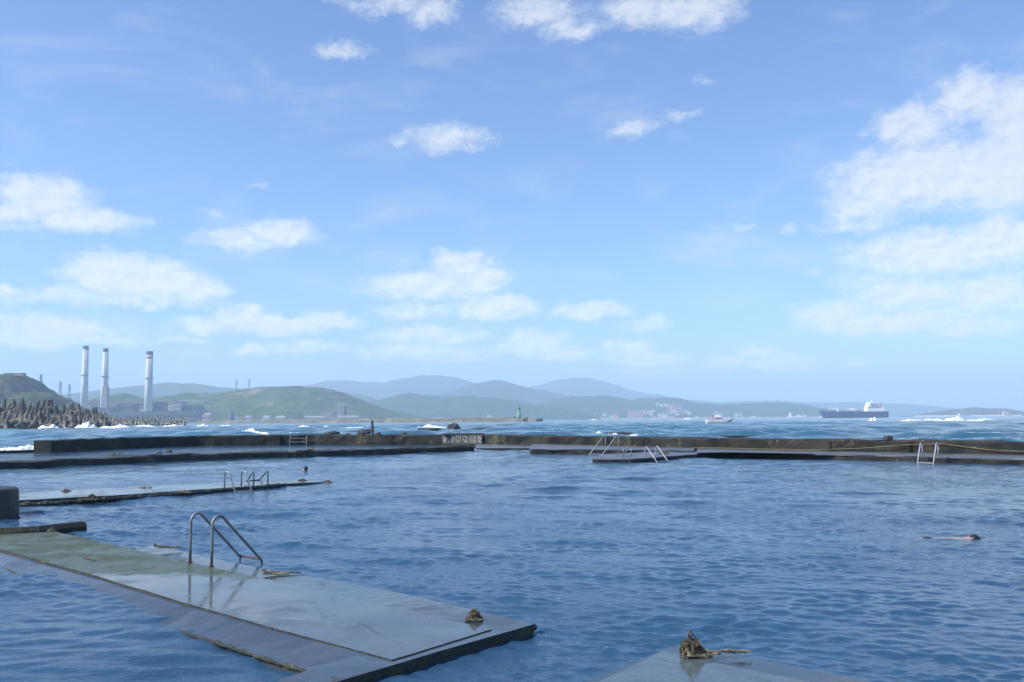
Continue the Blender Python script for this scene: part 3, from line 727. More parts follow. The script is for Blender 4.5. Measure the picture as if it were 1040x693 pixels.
# ------------------------------------------------------------------ seaweed heaps and ropes
def weed(c, w_, d_, h_, label, seed, n=40, trail=None, peak=(0,0), light=.3, group=None, th=.008):
    rnd = random.Random(seed); root = empty('seaweed_heap', c, 0, label, 'seaweed', group)
    m = MB()
    for i in range(n):
        a = rnd.random()*6.283; rr_ = rnd.random()**.6
        x = math.cos(a)*rr_*w_/2; y = math.sin(a)*rr_*d_/2
        hloc = h_*max(.12, (1 - min(1, math.hypot((x-peak[0])/(w_*.5), (y-peak[1])/(d_*.5)))))
        pts = []; p = Vector((x, y, rnd.random()*hloc*.6)); dr = Vector((rnd.uniform(-1,1), rnd.uniform(-1,1), rnd.uniform(.0,1))).normalized()
        for k in range(9):
            pts.append(p.copy()); dr = (dr + Vector((rnd.uniform(-1,1), rnd.uniform(-1,1), rnd.uniform(-.9,.7)))*.75).normalized()
            p = p + dr*(w_*.09)
            hl_ = h_*max(.10, 1 - math.hypot((p.x-peak[0])/(w_*.5), (p.y-peak[1])/(d_*.5))); p.z = min(max(p.z, .006), hl_)
            p.x = max(-w_*.52, min(w_*.52, p.x)); p.y = max(-d_*.52, min(d_*.52, p.y))
        r_ = th*(.7+rnd.random()*1.2)
        m.tube(pts, [r_*(1-.5*k/8) for k in range(9)], 5, 1 if rnd.random() < light*.7 else 0)
    for i in range(n//3):
        a = rnd.random()*6.283; rr_ = rnd.random()**.8; x = math.cos(a)*rr_*w_*.4; y = math.sin(a)*rr_*d_*.4
        hloc = h_*max(.15, (1 - min(1, math.hypot((x-peak[0])/(w_*.5), (y-peak[1])/(d_*.5)))))
        lump(m, (x, y, hloc*.3), hloc*.26, (1.1,1.1,1), seed+i, 9, 6, 1.0)
    m.build('fronds', [WEED, WEED_L], root)
    if trail:
        for tmat, pts in trail:
            m = MB(); P_ = []
            for a, b in zip(pts[:-1], pts[1:]):
                for k in range(6): P_.append(Vector(a).lerp(Vector(b), k/6))
            P_.append(Vector(pts[-1]))
            P_ = [p + Vector((0, .006*math.sin(i*1.1), .005*math.sin(i*.9))) for i, p in enumerate(P_)]
            m.tube(P_, [th*1.5*(1+.5*fbm(i*.5, seed, 0, 3)) for i in range(len(P_))], 6); m.build('rope', tmat, root)
    return root
SG = 'seaweed clumps on the slabs'
c = g(481.5, 630, .09); weed(c, .17, .15, .17, 'round tangled clump of seaweed alone near the tip of the foreground platform', 31, 120, light=.35, th=.0055, group=SG)
c = g(707, 666.5, .1); s_ = c.y/F
c.z = .1
weed(c, .24, .2, .25, 'tall heap of brown seaweed and old rope on the bottom slab', 32, 230, [
    (ROPE, [(.0,0,.16),(.06,-.01,.07),(.13,0,.02),(.22,.02,.012)]),
    (WEED, [(.05,.02,.03),(.2,.06,.02),(.34,.08,.015),(.46,.07,.01)]),
    (ROPE, [(.1,.03,.02),(.25,.09,.025),(.4,.10,.02),(.52,.09,.01)])], (-.05, 0), .25, SG, .0065)
c = g(172, 556.5, .05); weed(c, .4, .06, .05, 'thin dark twisted seaweed strand lying left of the large ladder', 33, 30, [
    (WEED, [(-.24,.0,.03),(-.12,0,.03),(.05,0,.012),(.22,.01,.01)]), (WEED, [(-.24,0,.02),(-.26,.0,.055),(-.24,0,.07)])], (-.12,0), .08, SG, .009)
c = g(281, 583, .05); weed(c, .34, .08, .06, 'pale twisted seaweed and rope just right of the large ladder', 34, 34, [
    (ROPE, [(-.22,0,.05),(-.14,0,.012),(0,0,.015),(.18,0,.01)]), (WEED, [(-.2,0,.06),(-.1,.01,.02),(.1,.02,.02),(.34,.04,.005)])], (-.1,0), .5, SG, .008)
for i, (px, py, w_, h_, z, lab) in enumerate([(67,499.2,.25,.12,.15,'small clump of weed leftmost on the back slab'),
    (93,508,.34,.26,.1,'dark shaggy clump hanging over the front edge of the back slab'),
    (148,496.5,.7,.08,.1,'long flat clump of weed along the far edge of the back slab'),
    (188,500.6,.34,.16,.1,'rounded clump of weed in the middle of the back slab'),
    (307,488.6,.3,.13,.03,'small clump of weed near the tip of the back slab'),
    (333,490,.4,.1,.0,'clump of weed floating at the very tip of the back slab'),
    (53,539.5,.14,.07,.16,'little pale pebble-like clump lying by the kerb')]):
    weed(g(px, py, z), w_, .14, h_, lab, 40+i, 26, None, (0,0), .3, SG, .014)
for i, (px, py, z, w_, h_, lab) in enumerate([(172,459.8,.36,.34,.3,'dark clump standing on the inner wall, leftmost'),(117,462,.36,.6,.12,'low weed pile on the inner wall, far left'),(162,460.6,.36,.3,.12,'low weed pile just left of the dark clump on the inner wall'),(315,457,.36,.35,.18,'clump on the inner wall below the white wall ladder'),(674,461.3,.3,.5,.3,'dark clump at the root of the pointed jetty')]):
    weed(g(px, py, z), w_, .25, h_, lab, 60+i, 22, None, (0,0), .15, 'weed clumps on the far walls', .03)
# little twigs lying on the side slab
m = MB(); pa, pb = g(2, 576, .05), g(24, 585.6, .05); m.tube([pa, pa.lerp(pb,.5)+Vector((0,0,.01)), pb], [.008,.012,.014], 6)
tag(m.build('driftwood_stick', WEED), 'thin dark stick lying on the wet slab at the left edge', 'stick')
m = MB(); pa, pb = g(84,566.5,ZU+.004), g(97,569.4,ZU+.004); m.tube([pa, pa.lerp(pb,.5)+Vector((0,0,.003)), pb], [.005,.008,.005], 5)
tag(m.build('twig', RUST), 'short reddish twig lying on the green algae', 'twig')

# ------------------------------------------------------------------ swimmers
def person(loc, rz, joints, edges, label, group, parts=None):
    root = empty('person', loc, rz, label, 'person', group)
    me = bpy.data.meshes.new('body'); names = list(joints)
    me.from_pydata([joints[k][0] for k in names], [(names.index(a), names.index(b)) for a, b in edges], [])
    me.materials.append(SKIN)
    o = bpy.data.objects.new('body', me); COL.objects.link(o); o.parent = root
    o.modifiers.new('skin', 'SKIN').use_smooth_shade = True
    sv = me.skin_vertices[0].data if me.skin_vertices else None
    if sv is None:
        me.skin_vertices.new() if hasattr(me.skin_vertices, 'new') else None
    bm = bmesh.new(); bm.from_mesh(me); lay = bm.verts.layers.skin.verify()
    bm.verts.ensure_lookup_table()
    for i, k in enumerate(names):
        r_ = joints[k][1]; bm.verts[i][lay].radius = r_ if hasattr(r_, '__len__') else (r_, r_)
        bm.verts[i][lay].use_root = (k == 'pelvis')
    bm.to_mesh(me); bm.free()
    s2 = o.modifiers.new('sub', 'SUBSURF'); s2.levels = 2; s2.render_levels = 2
    return root, o
def swimmer(loc, rz, label, arms='both', seed=0, lift=0.0):
    """prone body gliding head towards +X at the surface"""
    J = {'pelvis': ((0,0,-.02), (.15,.11)), 'waist': ((.16,0,-.015), (.13,.10)), 'chest': ((.40,0,-.01), (.165,.12)),
         'neck': ((.60,0,.01+lift*.4), .065), 'head': ((.68,0,.02+lift), (.085,.085)), 'crown': ((.82-lift*.3,0,.03+lift*1.2), (.085,.09))}
    E = [('pelvis','waist'),('waist','chest'),('chest','neck'),('neck','head'),('head','crown')]
    for s_, n in ((1,'l'),(-1,'r')):
        J['hip'+n] = ((-.10,.09*s_,-.01), .085); J['knee'+n] = ((-.48,.11*s_,.0), .06); J['ank'+n] = ((-.88,.10*s_,.01), .042)
        J['toe'+n] = ((-1.10,.11*s_,-.06), .03)
        E += [('pelvis','hip'+n),('hip'+n,'knee'+n),('knee'+n,'ank'+n),('ank'+n,'toe'+n)]
        fwdarm = arms == 'both' or s_ > 0
        J['sh'+n] = ((.50,.17*s_,0), .062)
        if fwdarm:
            J['el'+n] = ((.76,.16*s_,.02), .045); J['wr'+n] = ((1.02,.09*s_,.01), .032); J['hand'+n] = ((1.12,.075*s_,.01), (.042,.018))
            H0, dx = Vector((1.14,.075*s_,.01)), 1
        else:
            J['el'+n] = ((.25,.24*s_,-.03), .045); J['wr'+n] = ((.02,.26*s_,-.05), .032); J['hand'+n] = ((-.07,.26*s_,-.06), (.042,.018))
            H0, dx = Vector((-.09,.26*s_,-.06)), -1
        E += [('chest','sh'+n),('sh'+n,'el'+n),('el'+n,'wr'+n),('wr'+n,'hand'+n)]
        for q, (dy, L) in enumerate(((-.030,.075),(-.010,.085),(.010,.08),(.030,.062))):
            J[f'f{q}{n}'] = (tuple(H0 + Vector((dx*L*.45, dy, 0))), .0095); J[f'g{q}{n}'] = (tuple(H0 + Vector((dx*L, dy*1.15, -.008))), .0075)
            E += [('hand'+n, f'f{q}{n}'), (f'f{q}{n}', f'g{q}{n}')]
        J['th'+n] = (tuple(H0 + Vector((-dx*.0, -.055*s_, -.004))), .0095); E.append(('hand'+n, 'th'+n))
    root, body = person(loc, rz, J, E, label, None)
    m = MB(); lump(m, (.775-lift*.3,0,.042+lift*1.25), .108, (1,.84,.86), seed, 18, 12, .06); m.build('hair', HAIR, root, smooth=True)
    m = MB(); lump(m, (-.03,0,-.015), .15, (1.0,1.05,.74), seed+2, 18, 12, .05); m.build('swim_trunks', TRUNKS, root, smooth=True)
    for s_ in (1,-1):
        m = MB(); lump(m, (.745-lift*.3,.088*s_,.005+lift*1.1), .026, (1,.4,1.2), seed+3, 8, 6, .05); m.build('ear', SKIN, root, smooth=True)
    return root
p = g(944, 547.0, 0); p.z = -.062
swimmer(p, R(-6), 'person gliding face down under the surface at the right, both arms stretched forward', 'both', 1)
p = g(294, 478.2, 0); p.z = -.10
swimmer(p, R(-4), 'dark haired person swimming front crawl behind the back left slab', 'one', 5, .13)

# ------------------------------------------------------------------ foam
fm = MB()
def crest(x0, x1, y, h, Yd=None, dep=.0, seed=0):
    pA = g(x0, y, 0) if Yd is None else at(x0, y, Yd); pB = g(x1, y, 0) if Yd is None else at(x1, y, Yd)
    d = (pA.y+pB.y)/2; s_ = d/F; L = (pB-pA).length; n = max(10, int((x1-x0)*1.6)); k = 7
    dd = dep or max(L*.1, h*s_*1.6); hh = h*s_
    V = []
    for i in range(n+1):
        u_ = i/n; q = pA.lerp(pB, u_)
        env = math.sin(math.pi*u_)**.6*(.55+.9*abs(fbm(u_*2.2+seed*3.7, seed, 0, 2)))
        for j in range(k+1):
            v = j/k*2-1
            z = hh*env*max(0, 1-v*v)*(1+.35*fbm(u_*n*.22+seed, v*2, 2, 5))
            V.append((q.x + .3*s_*fbm(i*.7, j, seed, 3), q.y + v*dd/2 + 1.2*s_*fbm(u_*7, seed, 1, 3), z - .06*hh - (.2 if abs(v) > .99 else 0)))
    w_ = k+1
    fm.add(V, [(i*w_+j, (i+1)*w_+j, (i+1)*w_+j+1, i*w_+j+1) for i in range(n) for j in range(k)])
CR = [(38,63,434,5,330),(62,74,434.4,2.6,330),(76,100,433.5,8,330),(98,138,434,5,330),(134,160,432.6,3,420),(165,192,431.6,3,420),(198,212,430.8,3,430),(222,236,430.8,2,430),
 (236,275,441.4,6.5,150),(262,340,441.5,3.4,140),(330,352,440.6,4.5,140),(296,322,433.6,3,300),(322,345,433,2,300),(345,400,434.5,2.4,260),(402,424,434,1.6,280),(420,456,433.6,4.2,240),(416,440,435.2,2,200),
 (562,568,432,2.4,330),(594,632,442.5,5,110),(630,658,442.3,3.2,110),(515,560,441,1.8,120),
 (881,891,428.5,4.5,380),(912,940,428.6,3.6,380),(935,962,428.8,4.4,370),(957,981,429,5.6,360),(975,1000,429.5,2.2,360),(990,1010,427.8,1.5,500),
 (0,26,455.5,6,72),(-70,10,456.5,5,74),(18,40,453.4,2.5,82),(30,60,452.8,2,88),(780,870,446.8,2.6,60),(860,920,448,1.8,58),(700,790,445.2,1.8,66),(930,1045,448.8,1.3,52),
 (440,520,438.6,2,130),(500,520,440.4,1.6,110),(600,606,424.8,1.4,1800),(694,702,425.6,1.6,1700)]
for i, (a, b, y, h, Yd) in enumerate(CR): 
    if Yd > 45: crest(a, b, y - (0), h, Yd, seed=i)
for v in range(len(fm.v)):
    pass
tag(fm.build('sea_foam', FOAM, smooth=True), 'white foam of waves breaking on the reef, walls and tetrapods', 'foam', kind='stuff')

# ------------------------------------------------------------------ tetrapods
def tetra_mesh(name, mt):
    m = MB(); dirs = [Vector((0,0,1))] + [Vector((math.cos(a)*.943, math.sin(a)*.943, -.333)) for a in (0.3, 2.394, 4.489)]
    for d in dirs:
        m.tube([d*0, d*.25, d*.8, d*1.12, d*1.16], [.36,.35,.235,.20,.15], 8)
    o = m.build(name, mt); return o
t0 = tetra_mesh('tetrapod', TETRA); rnd = random.Random(5)
first = True
def put_tetra(px, py, Y, size, label, group, src):
    global first
    if first: o = src; first = False
    else: o = src.copy(); COL.objects.link(o)
    o.location = at(px, py, Y); o.scale = (size*rnd.uniform(.85,1.0), size*rnd.uniform(.85,1.0), size*rnd.uniform(1.05,1.4))
    o.rotation_euler = (rnd.uniform(-.24,.24), rnd.uniform(-.24,.24), rnd.uniform(0,6.28))
    tag(o, label, 'tetrapod', group)
def tlabel(row, px):
    a_ = ['lowest row tetrapod of the left breakwater, washed by surf', 'tetrapod low in the piled left breakwater', 'tetrapod high in the piled left breakwater', 'pointed tetrapod on the crest of the left breakwater'][row]
    b_ = 'at the left edge' if px < 12 else ('below the grassy headland' if px < 32 else ('below the headland slope' if px < 58 else ('under the lattice pylons' if px < 76 else 'under the chimneys')))
    return a_ + ', ' + b_
for row in range(4):
    Yr = 335 + row*6
    n = 28
    for i in range(n):
        px = -46 + (i + .5*(row % 2))*5.7 + rnd.uniform(-2.0, 2.0)
        top = 415.5 if px < 62 else 415.5 + (px-62)*.22
        if row == 3: top -= rnd.uniform(-1.5, 4)
        py = 432.5 + (top + 2 - 432.5)*row/3 + rnd.uniform(-1.3, 1.3)
        if px > 108: continue
        if py > 432.5: continue
        sz = (2.6 if px < 60 else 2.1)*rnd.uniform(.8,1.15)
        put_tetra(px, py, Yr, sz, tlabel(row, px), 'tetrapods of the left breakwater', t0)
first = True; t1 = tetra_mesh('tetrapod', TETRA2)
for row in range(3):
    for i in range(26):
        px = 106 + i*3.2 + rnd.uniform(-1, 1)
        put_tetra(px, 430.6 - row*1.9 + rnd.uniform(-.5,.5), 430+row*4, 1.25, 'small pale tetrapod before the power station, ' + ['in the front row','in the middle row','in the back row'][row] + [' left of the right chimney',' right of the right chimney'][px > 150], 'tetrapods before the power station', t1)
# rubble core under the tetrapods
m = MB()
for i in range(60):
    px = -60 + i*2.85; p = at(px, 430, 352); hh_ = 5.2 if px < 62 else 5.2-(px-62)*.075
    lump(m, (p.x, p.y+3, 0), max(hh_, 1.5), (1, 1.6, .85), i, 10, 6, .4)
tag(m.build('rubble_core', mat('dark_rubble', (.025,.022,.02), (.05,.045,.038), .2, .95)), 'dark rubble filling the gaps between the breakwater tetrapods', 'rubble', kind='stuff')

# ------------------------------------------------------------------ power station
YP = 2000.0; sP = YP/F
CONC = mat('stack_concrete', (.56,.57,.58), (.47,.48,.49), .03, .9)
CONC_D = mat('stack_grey', (.27,.28,.30), (.24,.25,.27), .03, .9)
CAPD = mat('dark_cap', (.09,.09,.10)); REDB = mat('faded_red', (.5,.13,.10))
def chimney(pxb, pxt, pyt, wb, wt, label, red=False, grey_to=None):
    b = at(pxb, 426, YP); b.z = 0; t = at(pxt, pyt, YP)
    root = empty('power_station_chimney', b, 0, label, 'chimney', 'power station chimneys')
    H_ = t.z; cx = t.x - b.x
    def seg(z0, z1, name, mt, k=1.0):
        r0 = (wb + (wt-wb)*z0/H_)*sP/2*k; r1 = (wb + (wt-wb)*z1/H_)*sP/2*k
        m = MB(); m.tube([(cx*0, 0, z0), (cx*0, 0, z1)], [r0, r1], 32); return m.build(name, mt, root, smooth=False)
    o = seg(0, H_-8, 'shaft', CONC)
    for p_ in o.data.polygons: p_.use_smooth = len(p_.vertices) == 4
    seg(H_-8, H_, 'cap', CAPD, 1.04)
    if red: seg(H_-17, H_-12, 'red_band', REDB, 1.02)
    # a service gallery ring and the ladder cage
    m = MB(); z = H_*.62; rr_ = (wb+(wt-wb)*.62)*sP/2
    m.tube([(0,0,z), (0,0,z+1.6)], [rr_+1.6, rr_+1.6], 24); m.build('gallery', CONC_D, root)
    m = MB(); m.tube([(rr_*1.25*.3, -rr_*1.2, 6), (rr_*.25, -rr_*.95, H_-9)], .5, 6); m.build('ladder_cage', CONC_D, root)
    return root
chimney(84.8, 87.2, 351.5, 8.2, 5.2, 'leftmost chimney of the power station, plain grey with a dark rim')
c2 = chimney(105.2, 107.4, 354, 8.6, 4.9, 'middle power station chimney, shade on its lower right built as a darker grey box')
m = MB(); m.box((4.2, -3.5, 42), (13, 14, 84), taper=.8); m.build('grey_shade_box', CONC_D, c2)  # darker grey box standing in for the shade on the lower right shaft
chimney(150.2, 151.8, 357, 8.4, 6.4, 'rightmost and whitest power station chimney with a red band under its cap', True)
PB = mat('plant_grey', (.13,.135,.165), (.10,.11,.14), .05, .8); PB2 = mat('plant_pale', (.42,.42,.42), (.3,.3,.31), .05, .8); WIN = mat('dark_window', (.03,.035,.045), None, 1, .25); ROOFG = mat('roof_grey', (.25,.26,.28))
def building(x0, x1, y0, y1, Y, depth, wallm, roofm, label, name='building', cat='building', group=None, floors=3, bays=6, roof='flat', steps=None):
    """y0 top, y1 foot, in the photograph's rows at distance Y"""
    a = at(x0, y1, Y); b = at(x1, y0, Y); wd = b.x-a.x; hh_ = b.z; zb = min(a.z, 0) if a.z < 4 else a.z
    hh_ = b.z - zb; cx = (a.x+b.x)/2
    root = empty(name, (cx, Y+depth/2, zb), 0, label, cat, group)
    m = MB(); m.box((0,0,hh_/2), (wd, depth, hh_)); m.build('wall', wallm, root)
    if roof == 'flat':
        m = MB(); m.box((0,0,hh_+.35), (wd+1.2, depth+1.2, .7)); m.build('roof', roofm, root)
    else:
        m = MB(); e = .6; r_ = min(hh_*.5, wd*.25)
        vs = [(-wd/2-e,-depth/2-e,hh_+.01),(wd/2+e,-depth/2-e,hh_+.01),(wd/2+e,depth/2+e,hh_+.01),(-wd/2-e,depth/2+e,hh_+.01),(-wd/2,0,hh_+r_),(wd/2,0,hh_+r_)]
        m.add(vs, [(3,2,1,0),(0,1,5,4),(2,3,4,5),(1,2,5),(3,0,4)]); m.build('roof', roofm, root)
    if floors and bays:
        wv_, wh = wd/bays*.5, hh_/floors*.4
        m = MB()
        for f_ in range(floors):
            for k in range(bays):
                m.box((-wd/2+wd*(k+.5)/bays, -depth/2-.05, hh_*(f_+.5)/floors), (wv_, .5, wh))
        if floors*bays > 3: m.build('window_band', WIN, root)
        else:
            for k in range(bays):
                m = MB(); m.box((-wd/2+wd*(k+.5)/bays, -depth/2-.05, hh_*.5), (wv_, .5, wh)); m.build('window', WIN, root)
    return root
PG = 'blocks of the power station'
building(77, 92, 407.5, 427, 2040, 40, PB2, ROOFG, 'grey boiler house at the foot of the leftmost chimney', 'boiler_house', 'building', PG, 4, 5)
building(97, 112, 414, 427, 1975, 30, PB, ROOFG, 'dark low block at the foot of the middle chimney', 'boiler_house', 'building', PG, 3, 4)
building(112, 118, 411, 427, 2050, 30, PB2, ROOFG, 'slim pale tower just right of the middle chimney', 'plant_tower', 'building', PG, 4, 2)
building(118.5, 137, 410, 427, 2060, 50, PB, ROOFG, 'wide dark boiler house between the middle and right chimneys', 'boiler_house', 'building', PG, 2, 5)
building(141, 148, 412, 427, 2060, 40, PB2, ROOFG, 'pale narrow block left of the right chimney', 'plant_tower', 'building', PG, 3, 2)
building(149, 162, 408.5, 427, 2040, 50, PB, ROOFG, 'dark boiler house at the foot of the rightmost chimney', 'boiler_house', 'building', PG, 2, 4)
building(176, 184, 407.5, 427, 2040, 40, PB2, ROOFG, 'tall pale framed tower right of the three chimneys', 'plant_tower', 'building', PG, 5, 3)
building(184.5, 200, 411.5, 427, 2050, 50, PB, ROOFG, 'dark block on the right end of the power station', 'boiler_house', 'building', PG, 2, 4)
building(104, 204, 418, 427.5, 1960, 50, PB, ROOFG, 'long low blue grey turbine hall running in front of all the blocks', 'turbine_hall', 'building', PG, 1, 26)
building(205, 213, 421.5, 427.5, 1960, 20, mat('pinkish_wall', (.5,.36,.33)), ROOFG, 'small pinkish shed at the right end of the turbine hall', 'shed', 'building', PG, 1, 3, 'gable')
# conical dark tower and coast buildings
root = empty('conical_tower', at(235, 427, 1800), 0, 'dark steep pyramid shaped building on the shore right of the power station', 'building'); root.location.z = 0
m = MB(); hz = at(235, 416.5, 1800).z
m.tube([(0,0,0),(0,0,hz*.45),(0,0,hz*.85),(0,0,hz)], [6.6,5.4,3.0,1.4], 8); m.build('wall', mat('slate_wall', (.12,.12,.16)), root)
m = MB(); m.tube([(0,0,hz),(0,0,hz+2.5)], [.7,.2], 6); m.build('finial', PB, root)
WHT = mat('white_wall', (.72,.72,.70), (.6,.6,.58), .05, .8); CRM = mat('cream_wall', (.6,.54,.44), (.5,.45,.38), .05, .8); PNK = mat('pink_wall', (.62,.36,.30), (.52,.30,.26), .05, .8); RRF = mat('red_roof', (.38,.13,.09)); BRF = mat('blue_roof', (.16,.25,.38))
CG = 'low buildings on the near shore'
for x0, x1, y0, y1, wm_, rm, lb, rf in [
 (238.5,246.5,423,427.5,CRM,ROOFG,'small cream building beside the dark pyramid','flat'),(249,254.5,423.6,427.5,WHT,ROOFG,'small white building right of the cream one by the pyramid','gable'),
 (266.5,274,424,427.6,WHT,ROOFG,'white hut standing alone left of the long sheds','gable'),(280,289,424.6,427.6,CRM,ROOFG,'low cream hut left of the long sheds','gable'),
 (291,300,425,427.6,PNK,ROOFG,'lowest pinkish hut close to the long sheds','flat'),(309.5,330,421.8,427.6,WHT,ROOFG,'long white storage shed, left of the two','flat'),
 (330.5,339,423.2,427.6,mat('grey_shed', (.42,.43,.46)),ROOFG,'grey lean-to between the two white sheds','flat'),(342.5,364,421.6,427.6,WHT,ROOFG,'long white storage shed with pinkish front, right of the two','flat'),
 (206,214,411.5,413.5,CRM,ROOFG,'cream terrace building on the green hillside','flat'),(163,176,412,416.5,CRM,ROOFG,'wide pale building on the slope behind the power station','flat')]:
    building(x0, x1, y0, y1, 1900 if y1 > 420 else 2240, 16, wm_, rm, lb, 'shed', 'building', CG, 1, max(3, int(x1-x0)//2), rf)
# silo / conveyor tower on the hill foot
root = empty('conveyor_tower', (0,0,0), 0, 'faint purple grey loading tower with sloping conveyor before the green hill', 'tower'); b = at(345, 427, 1950); b.z = 0; root.location = b
m = MB(); m.box((0,0,15), (12,10,30), taper=.7); m.box((1,0,32), (7,8,5)); m.build('tower_body', mat('conveyor_grey', (.26,.24,.28)), root)
m = MB(); m.tube([(-30,0,4),(-4,0,27)], 1.8, 6); m.build('conveyor', PB, root)
m = MB(); m.box((12,2,22), (4,4,26)); m.build('silo', mat('silo_dark', (.07,.08,.09)), root)
# lattice pylons
def pylon(px, pyt, pyb, Y, label):
    b = at(px, pyb, Y); t = at(px, pyt, Y); hh_ = t.z-b.z; root = empty('lattice_pylon', b, 0, label, 'pylon', 'lattice pylons on the hills')
    m = MB(); q = hh_*.09; r_ = .28
    for sx in (-1,1):
        for sy in (-1,1): m.tube([(sx*q,sy*q,-4),(sx*q*.35,sy*q*.35,hh_*.6),(sx*q*.15,sy*q*.15,hh_)], r_, 4)
    N = 7
    for k in range(N):
        z0, z1 = hh_*k/N, hh_*(k+1)/N; a0 = q*(1-.72*z0/hh_/.9); a1 = q*(1-.72*z1/hh_/.9)
        for s1 in (-1,1):
            m.tube([(-a0*s1,-a0,z0),(a1*s1,-a1,z1)], r_*.6, 3); m.tube([(-a0*s1,a0,z0),(a1*s1,a1,z1)], r_*.6, 3)
    m.build('mast', PB, root)
    m = MB()
    for z, L in ((.62,.17),(.76,.15),(.9,.12)): m.box((0,0,hh_*z), (hh_*L*2, .7, .7))
    m.build('crossarm', PB, root)
pylon(41, 380, 400, 1400, 'tallest and leftmost lattice pylon above the headland')
pylon(61, 387.5, 404, 1700, 'second lattice pylon, between the headland and the chimneys')
pylon(70.3, 390, 405, 1900, 'smaller lattice pylon closest to the leftmost chimney')
pylon(54, 396, 408, 1900, 'low lattice pylon just over the headland slope')
pylon(240, 385.5, 397, 2700, 'faint lattice pylon on the green ridge, left one of the pair')
pylon(253, 384.5, 395.5, 2700, 'faint lattice pylon on the green ridge, right one of the pair')
m = MB(); p = at(17, 381.5, 1240); 
root = empty('hilltop_hut', p, 0, 'small pinkish building on the flat top of the headland', 'building')
m.box((0,0,1), (22, 8, 3.0)); m.build('wall', PNK, root)
m = MB(); m.box((0,0,2.8), (23.5, 9, .6)); m.build('roof', RRF, root)

# ------------------------------------------------------------------ pier with green lighthouse
YL = 900.0
PIERM = mat('pier_concrete', (.20,.185,.14), (.12,.115,.09), .08, .9, spots=[(.05,.55,.65,(.26,.24,.18))])
pa = at(200, 430.5, 1500); pb = at(545, 428, YL)
root = empty('breakwater_pier', (pb.x, pb.y, 0), 0, 'long low brown breakwater reaching right to the green lighthouse', 'pier'); rb = Vector(root.location)
line = [Vector((pa.x, 1500, 0)), Vector((at(370,0+428,1080).x, 1080, 0)), Vector((at(470,428,950).x, 950, 0)), Vector((pb.x, YL, 0))]
o = wallobj('pier_body', line, 12, -2, 3.0, PIERM, 31, 8, .5, None, None); under(o, root)
o = wallobj('parapet', [l + Vector((0,7,0)) for l in line[:-1]] + [Vector((pb.x-9, YL+8, 0))], 1.2, 3, 4.3, PIERM, 32, 8, .15, None, None); under(o, root)
GRN = mat('faded_green', (.12,.30,.20), (.10,.25,.17), .3, .6)
b = at(527, 426, YL+5); b.z = 3.0; root = empty('lighthouse', b, 0, 'tapered green lighthouse at the end of the long breakwater', 'lighthouse')
m = MB(); m.tube([(0,0,0),(0,0,1),(0,0,10.5)], [2.6,2.3,1.45], 20); m.build('tower', GRN, root, smooth=True)
m = MB(); m.tube([(0,0,10.5),(0,0,10.9)], [2.2,2.2], 16)
for k in range(10):
    a = k*.628; m.tube([(2.1*math.cos(a),2.1*math.sin(a),10.9),(2.1*math.cos(a),2.1*math.sin(a),11.9)], .06, 4)
m.tube([(2.1*math.cos(k*.3927),2.1*math.sin(k*.3927),11.9) for k in range(17)], .06, 4); m.build('gallery', GRN, root)
m = MB(); m.tube([(0,0,10.9),(0,0,12.8)], [.95,.95], 12); m.build('lantern', mat('lantern_glass', (.30,.42,.38), None, 1, .1), root)
m = MB(); m.tube([(0,0,12.8),(0,0,13.1),(0,0,13.8),(0,0,15.2)], [1.2,1.1,.25,.06], 12); m.build('dome', GRN, root)
m = MB(); m.box((0,-2.35,1.3), (1.0,.3,2.1)); m.build('door', WIN, root)
# small things on the pier
m = MB(); b = at(522.5, 426, YL+3); root = empty('pier_hut', (b.x, b.y, 3.0), 0, 'tiny dark hut on the breakwater left of the green lighthouse', 'hut'); m.box((0,0,.8), (3,2.4,1.6)); m.build('wall', PIERM, root); m = MB(); m.box((0,0,1.7), (3.4,2.8,.2)); m.build('roof', ROOFG, root)
for px, Y_, wd, lb in ((372.5, 1085, 4.5, 'white van sized hut on the breakwater, left one'), (394, 1050, 2.6, 'smallest white hut on the breakwater, right one')):
    b = at(px, 426, Y_); root = empty('pier_hut', (b.x, b.y+3, 3.0), 0, lb, 'hut', 'white huts on the breakwater'); m = MB(); m.box((0,0,1), (wd,2.4,2.0)); m.build('wall', WHT, root); m = MB(); m.box((0,0,2.1), (wd+.4,2.8,.2)); m.build('roof', ROOFG, root)

# ------------------------------------------------------------------ town across the bay
YT = 4050.0
def house(px, py, w_px, h_px, Y, wallm, roofm, label, group, roof='gable'):
    s_ = Y/F; p = at(px, py, Y); wd, hh_, dp = w_px*s_, h_px*s_, max(10, w_px*s_*.6)
    m = MB(); z0 = -8
    m.box((0,0,(hh_+z0)/2), (wd, dp, hh_-z0), mi=0)
    if roof == 'gable':
        r_ = min(wd, dp)*.3; vs = [(-wd/2-.8,-dp/2-.8,hh_+.05),(wd/2+.8,-dp/2-.8,hh_+.05),(wd/2+.8,dp/2+.8,hh_+.05),(-wd/2-.8,dp/2+.8,hh_+.05),(-wd/2,0,hh_+r_),(wd/2,0,hh_+r_)]
        m.add(vs, [(3,2,1,0),(0,1,5,4),(2,3,4,5),(1,2,5),(3,0,4)], 1)
    else: m.box((0,0,hh_+.6), (wd+1,dp+1,1.2), mi=1)
    nf = max(1, int(hh_/4.5)); nb = max(2, int(wd/6))
    for f_ in range(nf):
        for k in range(nb): m.box((-wd/2+wd*(k+.5)/nb, -dp/2, hh_*(f_+.5)/nf), (wd/nb*.45, .6, hh_/nf*.4), mi=2)
    o = m.build('town_building', [wallm, roofm, WIN]); o.location = (p.x, p.y, max(p.z, 3.0)); o.rotation_euler.z = rnd.uniform(-.15,.15)
    return tag(o, label, 'building', group)
TG = 'buildings of the town across the bay'
